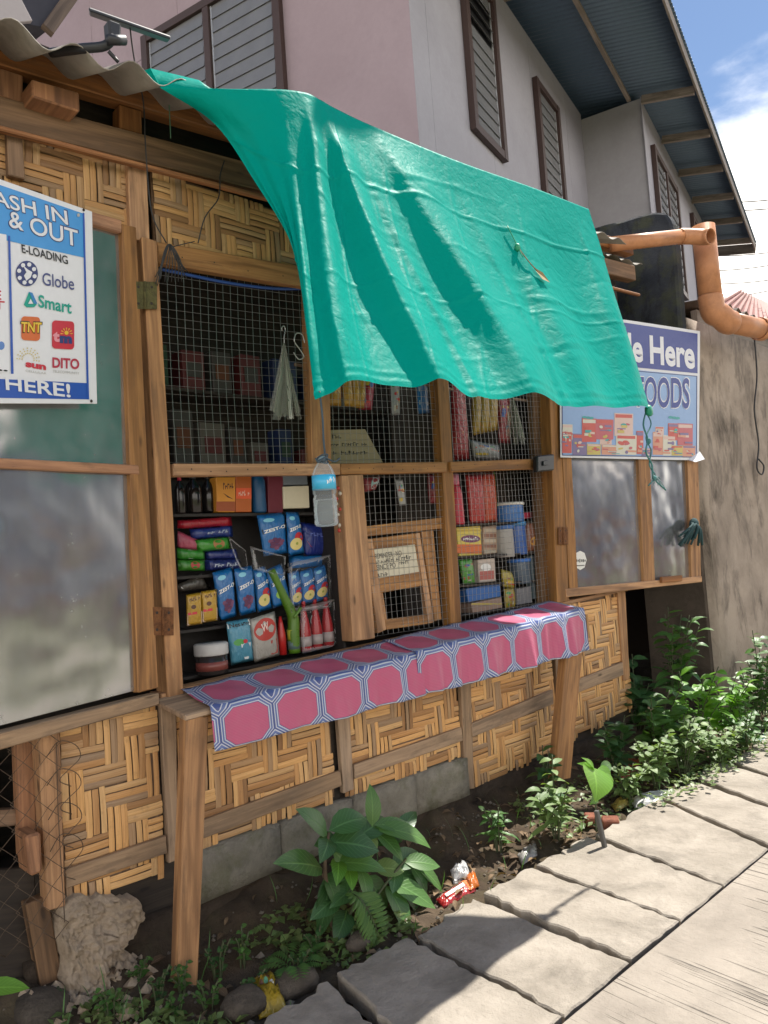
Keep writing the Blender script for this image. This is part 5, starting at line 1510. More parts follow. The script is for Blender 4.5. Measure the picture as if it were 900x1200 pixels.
carton([(332, 570), (362, 569), (363, 595), (333, 596)], (.62, .56, .42), 'plain cream box at the right of the top row', Y1-.01, .06, None, 'box', 'box')
carton([(331, 556), (360, 556), (361, 568), (332, 568.5)], (.15, .17, .20), 'grey box lying on top of the cream box', Y1+.0, .05, None, 'box', 'box')
# bottom row
jar = bottle('jar', 249, 790, 753, 38, Y1-.02, plain((.03, .025, .025), .2, name='jar_dark'), 'dark jar with wide white lid at the bottom left of the display', 'jar', None, [(.92, 0), (1, .05), (1, .62)], (plain((.22, .06, .05), .4, name='jar_label'), .15, .42))
bj = onY(249, 790, Y1-.02); hj = onY(249, 753, Y1-.02).z-bj.z; rj = (onY(268, 790, Y1-.02)-onY(230, 790, Y1-.02)).length/2*.85
lathe('lid', [(rj*1.06, hj*.62), (rj*1.08, hj*.66), (rj*1.08, hj*.95), (rj*1.0, hj)], plain((.48, .47, .46), .45, name='lid_white'), bj, jar, 24)
pack('milk_pouch', [(265, 729), (293, 724), (298, 774), (271, 780)], 0, foil((.10, .36, .52)), 'pale blue milk pouch with white glass picture beside the jar', 'pouch', None, .04, .04,
     lambda P: (P.poly([(.02, .03), (.95, .03), (.95, .16), (.02, .16)], WHITE, .001), P.text('Nes', (.08, .15), (.5, .145), (.08, .05), BLACK, .002, .02), P.scrawl((.54, .145), (.9, .14), (.54, .06), BLACK, .002, 4, .2), P.disc(.35, .5, .22, .08, plain((.08, .32, .08), .4, name='leaf_print'), .001, 10), P.poly([(.4, .55), (.85, .55), (.72, .92), (.55, .92)], plain((.66, .68, .70), .4, name='glass_print'), .002), P.disc(.6, .5, .1, .05, RED, .003, 8)), plane=Plane((0, Y1-.04, 0), 0))
pack('red_pack', [(292, 726), (322, 716), (328, 768), (298, 777)], 0, foil((.50, .47, .43)), 'silver pack with big round red emblem in the bottom row', 'pack', None, .035, .03,
     lambda P: (P.disc(.5, .32, .42, .25, plain((.42, .035, .025), .4, name='emblem_red'), .0012, 22), P.text('W', (.35, .36), (.62, .34), (.35, .18), plain((.75, .6, .55), .4, name='emblem_pale'), .0025, .02), P.poly([(.08, .62), (.6, .6), (.6, .9), (.08, .92)], plain((.35, .35, .33), .4, name='pack_grey'), .001), P.poly([(.64, .6), (.92, .6), (.92, .92), (.64, .92)], plain((.4, .06, .05), .4, name='pack_red'), .001)), plane=Plane((0, Y1-.045, 0), 0))
bottle('ketchup_sachet', 331, 767, 722, 10, Y1-.02, plain((.45, .02, .02), .3, name='ketchup_red'), 'slim red sauce pack between emblem pack and green bottle', 'sauce', None, [(1, 0), (1, .5), (.6, .8), (.25, 1)])
gb = empty('green_bottle', onY(345, 765, Y1-.03), 'slanted lime green squeeze bottle in front of the pouches', 'bottle')
GB = plain((.075, .17, .015), .3, name='lime_plastic')
bot = onY(345, 765, Y1-.04); mid = onY(343, 722, Y1-.045); top = onY(318, 668, Y1-.05)
r1 = .030
ptsg = smoothpts([bot, bot.lerp(mid, .5), mid, mid.lerp(top, .45), top], 5)
tube('body', ptsg, [r1*(1.0 if i < 9 else max(.62, 1-.04*(i-8))) for i in range(len(ptsg))], GB, gb, 16)
tube('spout', smoothpts([onY(344, 724, Y1-.07), onY(350, 716, Y1-.075), onY(352, 712, Y1-.075)], 3), .008, GB, gb, 8)
lathe('label_band', [(r1*1.03, .02), (r1*1.03, .06)], plain((.10, .16, .16), .4, name='label_dark'), bot, gb, 16)
lathe('label_band', [(r1*1.03, .068), (r1*1.03, .115)], plain((.40, .42, .05), .4, name='label_lime'), bot, gb, 16)
KET = plain((.36, .015, .02), .25, name='ketchup_plastic')
for x, lab in ((359, 'left red sauce bottle in clear wrap'), (372, 'middle red sauce bottle in clear wrap'), (385, 'right red sauce bottle in clear wrap')):
    bottle('sauce_bottle', x, 763-(x-359)*.22, 705-(x-359)*.2, 13, Y1-.03, KET, lab, 'bottle', KET, [(.9, 0), (1, .04), (1, .4), (.72, .62), (.42, .82), (.32, .95)], (plain((.40, .34, .33), .4, name='sauce_label'), .1, .3), 'red sauce bottles')
FILM = clearfilm('clear_film', (.97, .97, .98), .0, .1)
for q, lab in (([(337, 660), (387, 650), (389, 712), (341, 718)], 'clear plastic bag round the three apple pouches'), ([(351, 712), (392, 702), (394, 757), (354, 766)], 'clear plastic wrap round the red sauce bottles'), ([(293, 640), (335, 652), (334, 675), (297, 668)], 'crumpled clear plastic bag below the top grape pouch'), ([(267, 628), (288, 645), (290, 668), (282, 668)], 'clear plastic wedge beside the stacked packs')):
    pack('clear_bag', q, 0, FILM, lab, 'plastic bag', None, .05, .02, None, plane=Plane((0, Y1-.07, 0), 0))
bead = empty('bead_string', onY(398, 590, D+.03), 'short string of red and white beads beside the hanging bottle', 'beads')
for k in range(9):
    blob('bead', onY(396+2.5*sin(k*1.9), 572+6.2*k, D-.06), .010, .009, .011, (plain((.5, .45, .38), .4, name='bead_cream') if k % 2 else plain((.4, .03, .02), .35, name='bead_red')), bead, k, 1)
tube('cord', [onY(396, 557, D-.06), onY(397, 624, D-.06)], .0012, CORD, bead, 4)

# goods hanging behind the upper meshes and on the rack at the right
IR = Plane((0, D+.11, 0), 0)
rk = empty('goods_rack', (3.6, D+.2, 1.1), 'dark wooden goods rack behind the right mesh windows', 'shelf')
for (xa, ya, xb, yb) in ((530, 547, 640, 543), (531, 615, 643, 609), (534, 652, 645, 646), (538, 686, 648, 678), (541, 720, 651, 704)):
    a, b = onY(xa, ya, D+.09), onY(xb, yb, D+.09)
    f = [a, b, b-Vector((0, 0, .012)), a-Vector((0, 0, .012))]
    prism('shelf', f, [p+Vector((0, .2, 0)) for p in f], DIM, rk, .001)
wbox('back_panel', (3.26, D+.30, 1.08), (4.52, D+.315, 2.6), DIM, rk, 0)
wbox('hanging_rod', (2.4, D+.10, 2.52), (4.50, D+.115, 2.535), WOODD, rk, .001)
def clutter(seed):
    r = random.Random(seed)
    def f(P):
        for k in range(9):
            c = r.choice(((.5, .46, .4), (.5, .03, .03), (.55, .38, .05), (.04, .1, .35), (.06, .25, .06), (.3, .14, .06)))
            m = plain(c, .4); u, v = r.uniform(.2, .8), r.uniform(.15, .85)
            if r.random() < .5: P.disc(u, v, r.uniform(.06, .2), r.uniform(.03, .09), m, .0012+.0003*k, 9)
            else:
                w, h = r.uniform(.1, .3), r.uniform(.015, .05); P.poly([(u-w, v-h), (u+w, v-h), (u+w, v+h), (u-w, v+h)], m, .0012+.0003*k)
    return f
def hang(q, c, label, name='snack_pack', cat='snack pack', pr_=None, depth=.05, f=None, Y=None):
    if pr_ is None: pr_ = clutter(len(label)*7)
    return pack(name, q, 0, f or foil(c), label, cat, None, depth, .05, pr_, plane=Plane((0, Y, 0), 0) if Y else IR)
yel = (.55, .30, .03)
for i, (x0, x1, xb0, xb1, lab) in enumerate(((386, 398, 384, 400, 'leftmost yellow snack bag hanging under the tarpaulin hem'), (399, 409, 403, 414, 'second yellow snack bag hanging under the hem'), (410, 418, 413, 421, 'third yellow snack bag hanging under the hem'), (419, 427, 417, 427, 'fourth yellow snack bag hanging under the hem'))):
    hang([(x0, 430), (x1, 430), (xb1, 476+i), (xb0, 475+i)], yel, lab, pr_=lambda P: (P.poly([(.2, .45), (.8, .45), (.75, .85), (.25, .85)], plain((.35, .06, .02), .4, name='snack_red'), .001), P.scrawl((.3, .75), (.7, .75), (.3, .55), plain((.7, .5, .2), .4, name='snack_gold'), .002, 4, .2)), Y=D+.08)
hang([(426, 430), (440, 430), (436, 480), (420, 480)], (.45, .015, .06), 'glossy crimson snack bag beside the yellow bags', Y=D+.11)
hang([(457, 440), (468, 440), (469, 486), (459, 487)], (.42, .43, .44), 'silver sachet strip hanging in the middle mesh window', 'sachet_strip', 'sachets', depth=.02)
hang([(488, 440), (500, 440), (503, 484), (490, 485)], (.02, .18, .48), 'blue sachet strip hanging in the middle mesh window', 'sachet_strip', 'sachets', lambda P: (P.poly([(.1, .3), (.9, .35), (.9, .45), (.1, .42)], WHITE, .001), P.poly([(.1, .65), (.9, .7), (.9, .8), (.1, .76)], WHITE, .001)), .02)
hang([(528, 440), (544, 440), (550, 538), (531, 539)], (.50, .03, .04), 'long red snack bag at the left of the upper right window', pr_=lambda P: (P.poly([(.1, .75), (.9, .7), (.9, .95), (.1, .97)], plain((.65, .35, .12), .4, name='snack_amber'), .001), P.poly([(.45, .15), (.6, .15), (.6, .7), (.45, .7)], plain((.62, .18, .10), .4, name='snack_coral'), .001)))
for i, (x0, x1) in enumerate(((553, 562), (562, 572), (571, 582))):
    hang([(x0, 440), (x1, 440), (x1+1, 508-2*i), (x0+1, 511-2*i)], (.52, .34, .05), ('left', 'middle', 'right')[i]+' of three yellow snack bags in the upper right window', pr_=lambda P: (P.poly([(.2, .5), (.8, .5), (.8, .75), (.2, .75)], plain((.45, .44, .42), .4, name='snack_silver'), .001), P.poly([(.1, .85), (.9, .82), (.9, .94), (.1, .96)], RED, .001)), Y=D+.10)
hang([(583, 460), (597, 462), (598, 520), (584, 519)], (.40, .05, .06), 'red net bag between yellow bags and clear bundle', depth=.06)
hang([(550, 515), (585, 522), (587, 538), (555, 537)], (.42, .43, .44), 'crumpled silver pack lying on the upper right sill', 'foil_pack', 'pack')
# bundles of clear strips hung on hooks
SILV = clearfilm('silver_film', (.72, .74, .68), .16, .2)
def bundle(px0, py0, px1, py1, spread, label, Y, n=26, hook=True):
    a = onY(px0, py0, Y); root = empty('strip_bundle', onY(px1, py1, Y), label, 'bundle')
    V = []; Fc = []
    for k in range(n):
        e = onY(px1+rnd.uniform(-spread, spread), py1+rnd.uniform(-10, 2), Y+rnd.uniform(-.03, .03)); w = rnd.uniform(.005, .011)
        m = a.lerp(e, .5)+Vector((rnd.uniform(-.01, .01), rnd.uniform(-.012, .012), 0)); ang = rnd.random()*pi
        wv = Vector((cos(ang)*w, sin(ang)*w, 0)); o = len(V)
        for p, s_ in ((a, .4), (a.lerp(m, .5), .8), (m, 1), (m.lerp(e, .5), 1.1), (e, 1.2)): V += [p-wv*s_, p+wv*s_+Vector((0, .002, .001))]
        for j in range(4): Fc.append((o+2*j, o+2*j+1, o+2*j+3, o+2*j+2))
    mesh('strips', V, Fc, SILV, root, True)
    if hook:
        tube('hook', smoothpts([a+Vector((.0, 0, -.03)), a+Vector((.002, 0, .03)), a+Vector((.012, 0, .07)), a+Vector((.004, 0, .085)), a+Vector((-.008, 0, .075)), a+Vector((-.008, 0, .06))], 4), .0022, plain((.6, .6, .58), .3, .8, name='bright_wire'), root, 6)
    return root
bundle(333, 402, 334, 491, 19, 'bundle of clear sachet strips on a hook outside the left mesh', D-.04, 40)
bundle(600, 462, 605, 520, 11, 'bundle of clear strips hanging in the upper right window', D+.08, 26, False)
pts = smoothpts([onY(x, y, D-.035) for x, y in ((357, 402), (354, 392), (347, 391), (345, 400), (351, 409), (356, 418), (350, 421), (344, 413))], 5)
tag(tube('s_hook', pts, .0028, plain((.6, .6, .58), .3, .8, name='bright_wire'), seg=6), 'empty bright metal S-shaped hook on the left mesh', 'hook')
# middle lower window: hanging clear sachet and red item
hang([(463, 562), (472, 561), (476, 592), (468, 593)], (.45, .46, .47), 'small clear sachet hanging above the serving hatch', 'sachet_strip', 'sachets', depth=.015, Y=D+.05)
hang([(424, 560), (447, 557), (440, 574), (426, 577)], (.35, .05, .06), 'red round-printed pack behind the mesh by the centre post', Y=D+.09, pr_=lambda P: P.disc(.6, .5, .25, .4, plain((.3, .5, .5), .4, name='teal_print'), .001, 12))
hang([(501, 556), (512, 555), (513, 590), (503, 591)], (.40, .02, .03), 'red pack in the dark beside the thin middle post', Y=D+.18)
# lower right rack
def cyl(name, x, yb, yt, w, c, label, cat, lid=None, Y=None, rough=.35):
    return bottle(name, x, yb, yt, w, Y or D+.14, plain(c, rough), label, cat, plain(lid, .4) if lid else None, [(.95, 0), (1, .04), (1, .86), (.98, .9)] if lid else [(.95, 0), (1, .05), (1, .95), (.9, 1)])
bottle('bottle', 536, 615, 556, 14, D+.13, plain((.50, .03, .06), .35, name='soap_red'), 'red bottle with pink cap at the left of the lower right rack', 'bottle', plain((.62, .2, .28), .4, name='pink_cap'), [(.95, 0), (1, .05), (.95, .6), (.7, .75), (.6, .8)])
hang([(545, 556), (566, 553), (569, 614), (551, 616)], (.52, .03, .025), 'red pack with white stripe on the upper rack shelf', pr_=lambda P: P.poly([(.25, .05), (.55, .05), (.72, .95), (.60, .95)], WHITE, .001))
hang([(562, 553), (580, 552), (583, 613), (568, 615)], (.58, .07, .02), 'orange-red pack with green edge on the upper rack shelf', pr_=lambda P: P.poly([(.7, .02), (.98, .02), (.98, .7), (.8, .7)], plain((.06, .22, .04), .4, name='edge_green'), .001), Y=D+.125)
jr = cyl('jar', 596, 612, 590, 26, (.05, .16, .42), 'blue jar with white lid on the rack', 'jar', (.6, .58, .54))
carton([(613, 601), (632, 599), (633, 606), (614, 608)], (.45, .03, .07), 'thin crimson box at the right of the upper rack shelf', D+.13, .08)
carton([(535, 618), (563, 616), (565, 650), (538, 652)], (.66, .52, .10), 'yellow and orange wafer carton on the middle rack shelf', D+.12, .1, lambda P: (P.poly([(.02, .62), (.98, .62), (.98, .96), (.02, .96)], plain((.62, .15, .04), .4, name='wafer_orange'), .001), P.disc(.55, .42, .38, .14, plain((.16, .04, .12), .4, name='wafer_plum'), .001, 16), P.scrawl((.25, .49), (.85, .47), (.25, .36), WHITE, .002, 8, .2), P.poly([(.02, .1), (.98, .08), (.98, .14), (.02, .16)], plain((.5, .35, .05), .4, name='wafer_gold'), .001)))
carton([(566, 617), (582, 615), (583, 648), (567, 650)], (.40, .28, .20), 'brown printed box beside the wafer carton', D+.14, .1, lambda P: [P.poly([(.1, .08+.2*k), (.9, .08+.2*k), (.9, .2+.2*k), (.1, .2+.2*k)], (plain((.25, .12, .08), .4, name='bx_a') if k % 2 else plain((.5, .42, .32), .4, name='bx_b')), .001) for k in range(5)])
cyl('jar', 592, 653, 616, 17, (.36, .34, .32), 'jar of mixed sweets with blue base on the rack', 'jar', (.05, .15, .42))
cyl('jar', 607, 650, 612, 16, (.04, .11, .35), 'tall blue canister in the middle of the rack', 'canister', (.03, .2, .45))
hang([(615, 612), (630, 610), (632, 646), (617, 648)], (.28, .10, .05), 'brown snack pack at the right of the middle shelf', pr_=lambda P: P.disc(.5, .65, .35, .15, plain((.5, .25, .05), .4, name='snack_ochre'), .001, 12))
hang([(537, 656), (553, 654), (557, 684), (543, 686)], (.10, .40, .05), 'light green pouch on the lower rack shelf', 'pouch', 'pouch')
carton([(560, 656), (580, 654), (581, 681), (562, 683)], (.52, .44, .38), 'cream and red biscuit box on the lower rack shelf', D+.12, .1, lambda P: (P.poly([(.1, .55), (.9, .5), (.9, .9), (.1, .95)], plain((.42, .12, .10), .4, name='bis_red'), .001), P.disc(.45, .35, .3, .18, WHITE, .001, 10)))
hang([(587, 667), (600, 670), (603, 690), (589, 688)], (.50, .40, .05), 'upper yellow corner of a bag on the rack', Y=D+.10)
cyl('tin', 610, 684, 655, 18, (.07, .10, .14), 'dark grey tin with blue lid on the lower shelf', 'tin', (.04, .16, .5))
carton([(622, 651), (634, 650), (636, 700), (626, 702)], (.16, .22, .26), 'tall grey-blue box beside the right post', D+.13, .06)
carton([(546, 690), (586, 683), (587, 699), (549, 706)], (.03, .13, .40), 'flat blue box on the bottom rack shelf', D+.11, .12)
carton([(552, 707), (588, 700), (589, 712), (554, 719)], (.30, .20, .16), 'flat brown box under the blue box', D+.10, .12, lambda P: P.poly([(.02, .02), (.98, .02), (.98, .25), (.02, .3)], plain((.6, .48, .06), .4, name='strip_yellow'), .001))
hang([(590, 690), (602, 688), (604, 712), (592, 714)], (.48, .36, .05), 'lower yellow pack standing on the rack floor', Y=D+.10)
carton([(606, 690), (622, 687), (624, 706), (607, 709)], (.22, .22, .24), 'grey box on the rack floor by the tin', D+.12, .1)
# upper left room: goods on a back shelf, the dimness put into their colours
us = empty('back_shelf', (1.7, 3.45, 2.0), 'dim shelf of goods behind the upper left mesh window', 'shelf')
for z in (2.02, 2.42): wbox('shelf', (1.6, 3.38, z-.016), (3.4, 3.6, z), DIM, us, 0)
rq = random.Random(12)
cs = [(.09, .015, .015), (.08, .045, .02), (.012, .025, .08), (.045, .04, .035), (.09, .08, .065), (.02, .05, .025), (.10, .03, .01)]
nmz = ['red', 'ochre', 'blue', 'grey', 'cream', 'green', 'orange']; ct = {}
order = ['first', 'second', 'third', 'fourth', 'fifth', 'sixth', 'seventh', 'eighth']
for z, nmr in ((2.02, 'lower'), (2.42, 'upper')):
    x = 1.72
    while x < 3.2:
        w = rq.uniform(.08, .16); h = rq.uniform(.12, .3); c = rq.randrange(7)
        key = (nmr, nmz[c]); ct[key] = ct.get(key, 0)+1
        lab = f'dim {nmz[c]} box on the {nmr} back shelf, {order[ct[key]-1]} {nmz[c]} one from the left'
        r_ = empty('stock_box', (x, 3.42, z), lab, 'box')
        wbox('box', (x, 3.42, z+.0), (x+w, 3.53, z+h), plain(cs[c], .5), r_, .003)
        wbox('print', (x+w*.15, 3.417, z+h*.35), (x+w*.85, 3.4195, z+h*.7), plain(cs[(c+3) % 7], .5), r_, 0)
        x += w+rq.uniform(.02, .09)
blt = smoothpts([onY(x, y, D+.02) for x, y in ((187, 315), (220, 322), (270, 332), (320, 338), (362, 338))], 4)
tag(tube('blue_hose', blt, .008, plain((.02, .07, .28), .5, name='hose_blue'), seg=8), 'thin blue hose along the top of the left mesh', 'hose')

# ------------------------------------------------------------------ loose wires, lamp bracket on the eave
def wire(name, pl, lab, r=.003, mat=WIRE): return tag(tube(name, smoothpts([onY(*p) for p in pl], 5), r, mat, seg=5), lab, 'wire')
wire('loose_wire', [(152, 30, 2.62), (155, 55, 2.66), (160, 85, 2.72), (168, 120, 2.88), (171, 180, 2.88), (178, 250, 2.90), (195, 285, 2.90)], 'dark wire dropping from the lamp bracket past the beams')
wire('loose_wire', [(263, 188, 2.90), (258, 205, 2.90), (256, 232, 2.90), (240, 255, 2.90), (232, 285, 2.91)], 'thin curved wire across the bamboo above the left window')
wire('loose_wire', [(198, 118, 2.86), (199, 140, 2.87), (200, 162, 2.88)], 'short greenish wire hanging between the eaves beams', .0025, plain((.10, .22, .14), .6, name='wire_green'))
tg = empty('wire_tangle', onY(198, 320, 2.91), 'tangle of black wires at the top of the left post', 'wire')
lists = [smoothpts([onY(185+rnd.uniform(-4, 4), 325+rnd.uniform(-6, 10), 2.905), onY(192, 300+rnd.uniform(-5, 5), 2.90), onY(199, 286, 2.90), onY(206+rnd.uniform(-3, 4), 300, 2.90), onY(215+rnd.uniform(-6, 8), 322+rnd.uniform(-6, 6), 2.91)], 4) for k in range(8)]
lists += [smoothpts([onY(199, 287, 2.905), onY(196+3*k, 305, 2.895), onY(193+4*k, 330, 2.91)], 4) for k in range(6)]
lists.append(smoothpts([onY(199, 290, 2.90), onY(215, 286, 2.9), onY(228, 283, 2.905)], 4))
tubes('strands', lists, .0022, WIRE, tg, 4)
sl = empty('solar_lamp', onY(130, 60, 2.62), 'black solar lamp panel on a bracket above the shop roof edge', 'lamp')
YL = 2.56
LBK = plain((.02, .022, .026), .5, name='lamp_black')
a, b = onY(104, 8, YL), onY(200, 42, YL)
f = [a, b, b+Vector((0, 0, -.016)), a+Vector((0, 0, -.016))]
prism('panel', f, [p+Vector((.06, .13, .085)) for p in f], LBK, sl, .004)
f = [onY(127, 21, YL-.01), onY(143, 27, YL-.01), onY(142, 44, YL-.01), onY(129, 46, YL-.01)]
prism('neck', f, [p+Vector((0, .05, 0)) for p in f], LBK, sl, .008)
tube('pivot', [onY(126, 47, YL-.02), onY(146, 47, YL-.02)], .018, LBK, sl, 12)
tube('arm', smoothpts([onY(133, 44, YL), onY(122, 54, YL+.01), onY(95, 57, YL+.06), onY(60, 62, YL+.18)], 5), .017, LBK, sl, 10)
tube('clip', smoothpts([onY(127, 60, YL), onY(139, 73, YL)], 4), .007, LBK, sl, 8)
# ================================================================== PLANTS
LF_D = leafmat('leaf_dark', (.03, .085, .025), (.055, .14, .04), .25)
LF_M = leafmat('leaf_mid', (.05, .13, .03), (.09, .20, .045), .3)
LF_B = leafmat('leaf_bright', (.10, .25, .03), (.17, .36, .045), .4)
LF_S = leafmat('leaf_silvery', (.10, .18, .055), (.18, .27, .09), .28, .5)
STEM = plain((.06, .075, .03), .7, name='stem_green'); STEMB = plain((.09, .06, .035), .8, name='stem_brown')
def leaf_geo(base, tip, width, up=None, droop=.12, fold=.18, n=6, heart=False):
    """leaf blade between base and tip with a folded midrib; returns verts, faces, uvs"""
    base, tip = Vector(base), Vector(tip); L = tip-base; ln = L.length
    up = Vector(up) if up else Vector((0, -.35, 1))
    d = L.normalized(); s = d.cross(up)
    if s.length < .1: s = d.cross(Vector((1, 0, 0)))
    s.normalize(); nrm = s.cross(d).normalized()
    V = []; UV = []; Fc = []
    for i in range(n+1):
        t = i/n
        if heart: w = (sin(pi*min(1, t*.92+.08)**.62))*width/2
        else: w = (sin(pi*t**.8))**.85*width/2 if 0 < t < 1 else .0
        c = base+L*t+nrm*(droop*ln*4*t*(1-t)*.5)
        for k in (-1, 0, 1):
            V.append(c+s*(w*k)+nrm*(abs(k)*w*fold)); UV.append((t, .5+.5*k))
    for i in range(n):
        for k in range(2):
            a = i*3+k; Fc.append((a, a+1, a+4, a+3))
    return V, Fc, UV
class Fol:
    def __init__(s): s.V = []; s.F = []; s.U = []
    def add(s, g):
        o = len(s.V); s.V += g[0]; s.U += g[2]; s.F += [tuple(i+o for i in f) for f in g[1]]
    def build(s, name, mat, parent=None): return mesh(name, s.V, s.F, mat, parent, True, uvs=s.U)
def leaf(base, tip, w, mat, parent, **k):
    V, Fc, U = leaf_geo(base, tip, w, **k); return mesh('leaf', V, Fc, mat, parent, True, uvs=U)

# large broad-leaved plant by the footing; pixel pairs base -> tip read from the photo
g0 = onZ(392, 1098, -.02); YP = g0.y
pl = empty('broadleaf_plant', g0, 'large dark green broadleaf plant growing against the concrete blocks', 'plant')
def S(x, y): return (220+x/2.25, 880+y/2.25)
def PP(x, y, dy=0.0): return onY(*S(x, y), YP+dy)
tube('stem', smoothpts([PP(385, 500), PP(372, 400), PP(362, 300, -.02), PP(372, 215)], 5), [.009]*11+[.006]*5, STEMB, pl, 7)
tube('stem', smoothpts([PP(400, 495), PP(440, 400, -.02), PP(480, 290, .03), PP(487, 190, .04)], 5), .007, STEM, pl, 7)
tube('stem', smoothpts([PP(405, 495), PP(470, 420, -.05), PP(530, 340, -.06), PP(575, 285, -.04)], 5), .006, STEM, pl, 7)
lv = [((355, 310), (238, 298), 52, -.05, 'm'), ((368, 222), (293, 160), 44, .02, 'd'), ((372, 210), (462, 183), 50, -.02, 'd'), ((368, 240), (490, 262), 62, -.10, 'd'), ((486, 200), (480, 98), 34, .04, 'm'), ((490, 195), (592, 212), 34, -.03, 'm'), ((490, 205), (625, 252), 42, -.08, 'm'), ((490, 210), (560, 284), 44, -.1, 'm'),
      ((372, 300), (510, 318), 44, -.12, 'm'), ((395, 285), (392, 350), 30, -.12, 'b'), ((418, 295), (432, 362), 30, -.14, 'b'), ((490, 310), (562, 318), 40, -.06, 's'), ((570, 292), (655, 304), 40, -.06, 'm'), ((525, 340), (640, 408), 46, -.12, 'm'), ((520, 352), (572, 478), 48, -.14, 'm'), ((372, 330), (345, 480), 42, .0, 'd'), ((360, 325), (388, 405), 36, -.04, 'd'), ((600, 300), (664, 365), 34, -.04, 'm'),
      ((540, 240), (596, 168), 34, .06, 'd'), ((455, 310), (470, 392), 34, -.1, 'm'), ((370, 230), (350, 290), 36, -.08, 'd'), ((485, 215), (474, 285), 30, -.05, 's'), ((545, 300), (540, 370), 34, -.1, 'd'), ((585, 300), (625, 375), 34, -.05, 'd'), ((440, 360), (380, 410), 36, -.05, 'd'), ((480, 300), (410, 275), 44, .03, 'd'), ((500, 360), (455, 430), 40, -.02, 'd'), ((560, 360), (610, 440), 36, -.04, 'd'), ((400, 250), (340, 250), 46, .04, 'd'), ((430, 240), (520, 190), 46, .06, 'd'), ((470, 330), (520, 420), 50, .0, 'd'), ((430, 330), (350, 380), 46, .04, 'd'), ((540, 310), (600, 270), 46, .05, 'd'), ((400, 380), (330, 440), 40, -.02, 'd'), ((560, 330), (630, 340), 40, .03, 'd'), ((380, 260), (430, 330), 44, -.02, 'm'), ((500, 250), (560, 220), 40, .05, 'd'), ((420, 420), (390, 500), 40, -.05, 'd')]
mp = dict(d=LF_D, m=LF_M, b=LF_B, s=LF_S)
sc = (onY(450, 1000, YP)-onY(440, 1000, YP)).length/22.5
for (b, e, w, dy, m) in lv:
    e = (b[0]+(e[0]-b[0])*1.12, b[1]+(e[1]-b[1])*1.12)
    leaf(PP(*b), PP(*e, dy), w*sc*1.0, mp[m], pl, droop=rnd.uniform(.1, .3), up=(rnd.uniform(-.3, .3), -.75, .8))
# feathery frond drooping in front of it
fr = empty('fern_frond', PP(450, 500), 'feathery green frond drooping in front of the broadleaf plant', 'fern')
rib = smoothpts([PP(420, 372, -.05), PP(455, 390, -.13), PP(490, 450, -.16), PP(515, 525, -.16)], 6)
tube('rib', rib, .002, STEM, fr, 5); fo = Fol()
for i in range(1, len(rib)-1):
    d = (rib[i+1]-rib[i-1]).normalized(); s_ = d.cross(Vector((0, -1, .3))).normalized(); l = .075*sin(pi*(i+1)/(len(rib)+1))+.012
    for k in (-1, 1):
        for q in (0, .5): fo.add(leaf_geo(rib[i]+d*q*.012, rib[i]+d*(q*.012+l*.45)+s_*k*l, .012, up=(0, -1, .4), n=3))
fo.build('leaflets', leafmat('frond_green', (.05, .13, .02), (.09, .19, .03), .35), fr)

def fern(name, base, n, L, label, mat, leaflet=.05):
    root = empty(name, base, label, 'fern'); fo = Fol()
    for k in range(n):
        a = 2*pi*k/n+rnd.uniform(-.3, .3); l = L*rnd.uniform(.7, 1.1)
        pts = [base+Vector((cos(a)*l*t, sin(a)*l*t*.8, l*(1.0*t-.75*t*t))) for t in [i/12 for i in range(13)]]
        for i in range(2, 12):
            d = (pts[i+1]-pts[i-1]).normalized(); s_ = d.cross(Vector((0, 0, 1))).normalized(); w = leaflet*sin(pi*i/13)
            for q in (-1, 1): fo.add(leaf_geo(pts[i], pts[i]+s_*q*w+d*w*.4, w*.3, n=2))
    fo.build('fronds', mat, root); return root
def gz(px_, py_):
    p = onZ(px_, py_, 0)
    for _ in range(4): p = onZ(px_, py_, soil_z(p.x, p.y))
    return p
fern('fern', gz(345, 1140), 7, .17, 'small fern in the shade left of the yellow wrapper', LF_M)

def weed(base, h, nst, spread, lw, label, mat, name='weed_plant', per=9, stem=STEM, lean=(0, 0), ll=None, seed=0, cat='weed'):
    """several stems with alternate leaves; foliage of one plant is one mesh, its large leaves fold at the midrib"""
    r = random.Random(seed*17+5); root = empty(name, base, label, cat); fo = Fol(); sts = []
    base = Vector(base)
    for k in range(nst):
        a = r.random()*2*pi; hh = h*r.uniform(.6, 1.05); sp = spread*r.uniform(.3, 1)
        e = base+Vector((cos(a)*sp+lean[0]*hh, sin(a)*sp*.6+lean[1]*hh, hh)); m = base.lerp(e, .5)+Vector((0, 0, hh*.12))
        pts = smoothpts([base+Vector((cos(a)*.01, sin(a)*.01, -.02)), m, e], 6); sts.append(pts)
        for i in range(per):
            t = .25+.75*(i+r.random()*.6)/per; p = pts[min(len(pts)-1, int(t*(len(pts)-1)))]
            b = i*2.4+r.uniform(-.5, .5); L = (ll or lw*2.4)*r.uniform(.55, 1.15)*(1.15-.5*t)
            tip = p+Vector((cos(b)*L*.85, sin(b)*L*.85, L*r.uniform(-.35, .45)))
            fo.add(leaf_geo(p, tip, lw*r.uniform(.7, 1.1), up=(r.uniform(-.4, .4), -.3, 1), droop=r.uniform(.05, .35), n=4))
    tubes('stems', sts, .0035, stem, root, 5)
    fo.build('foliage', mat, root); return root
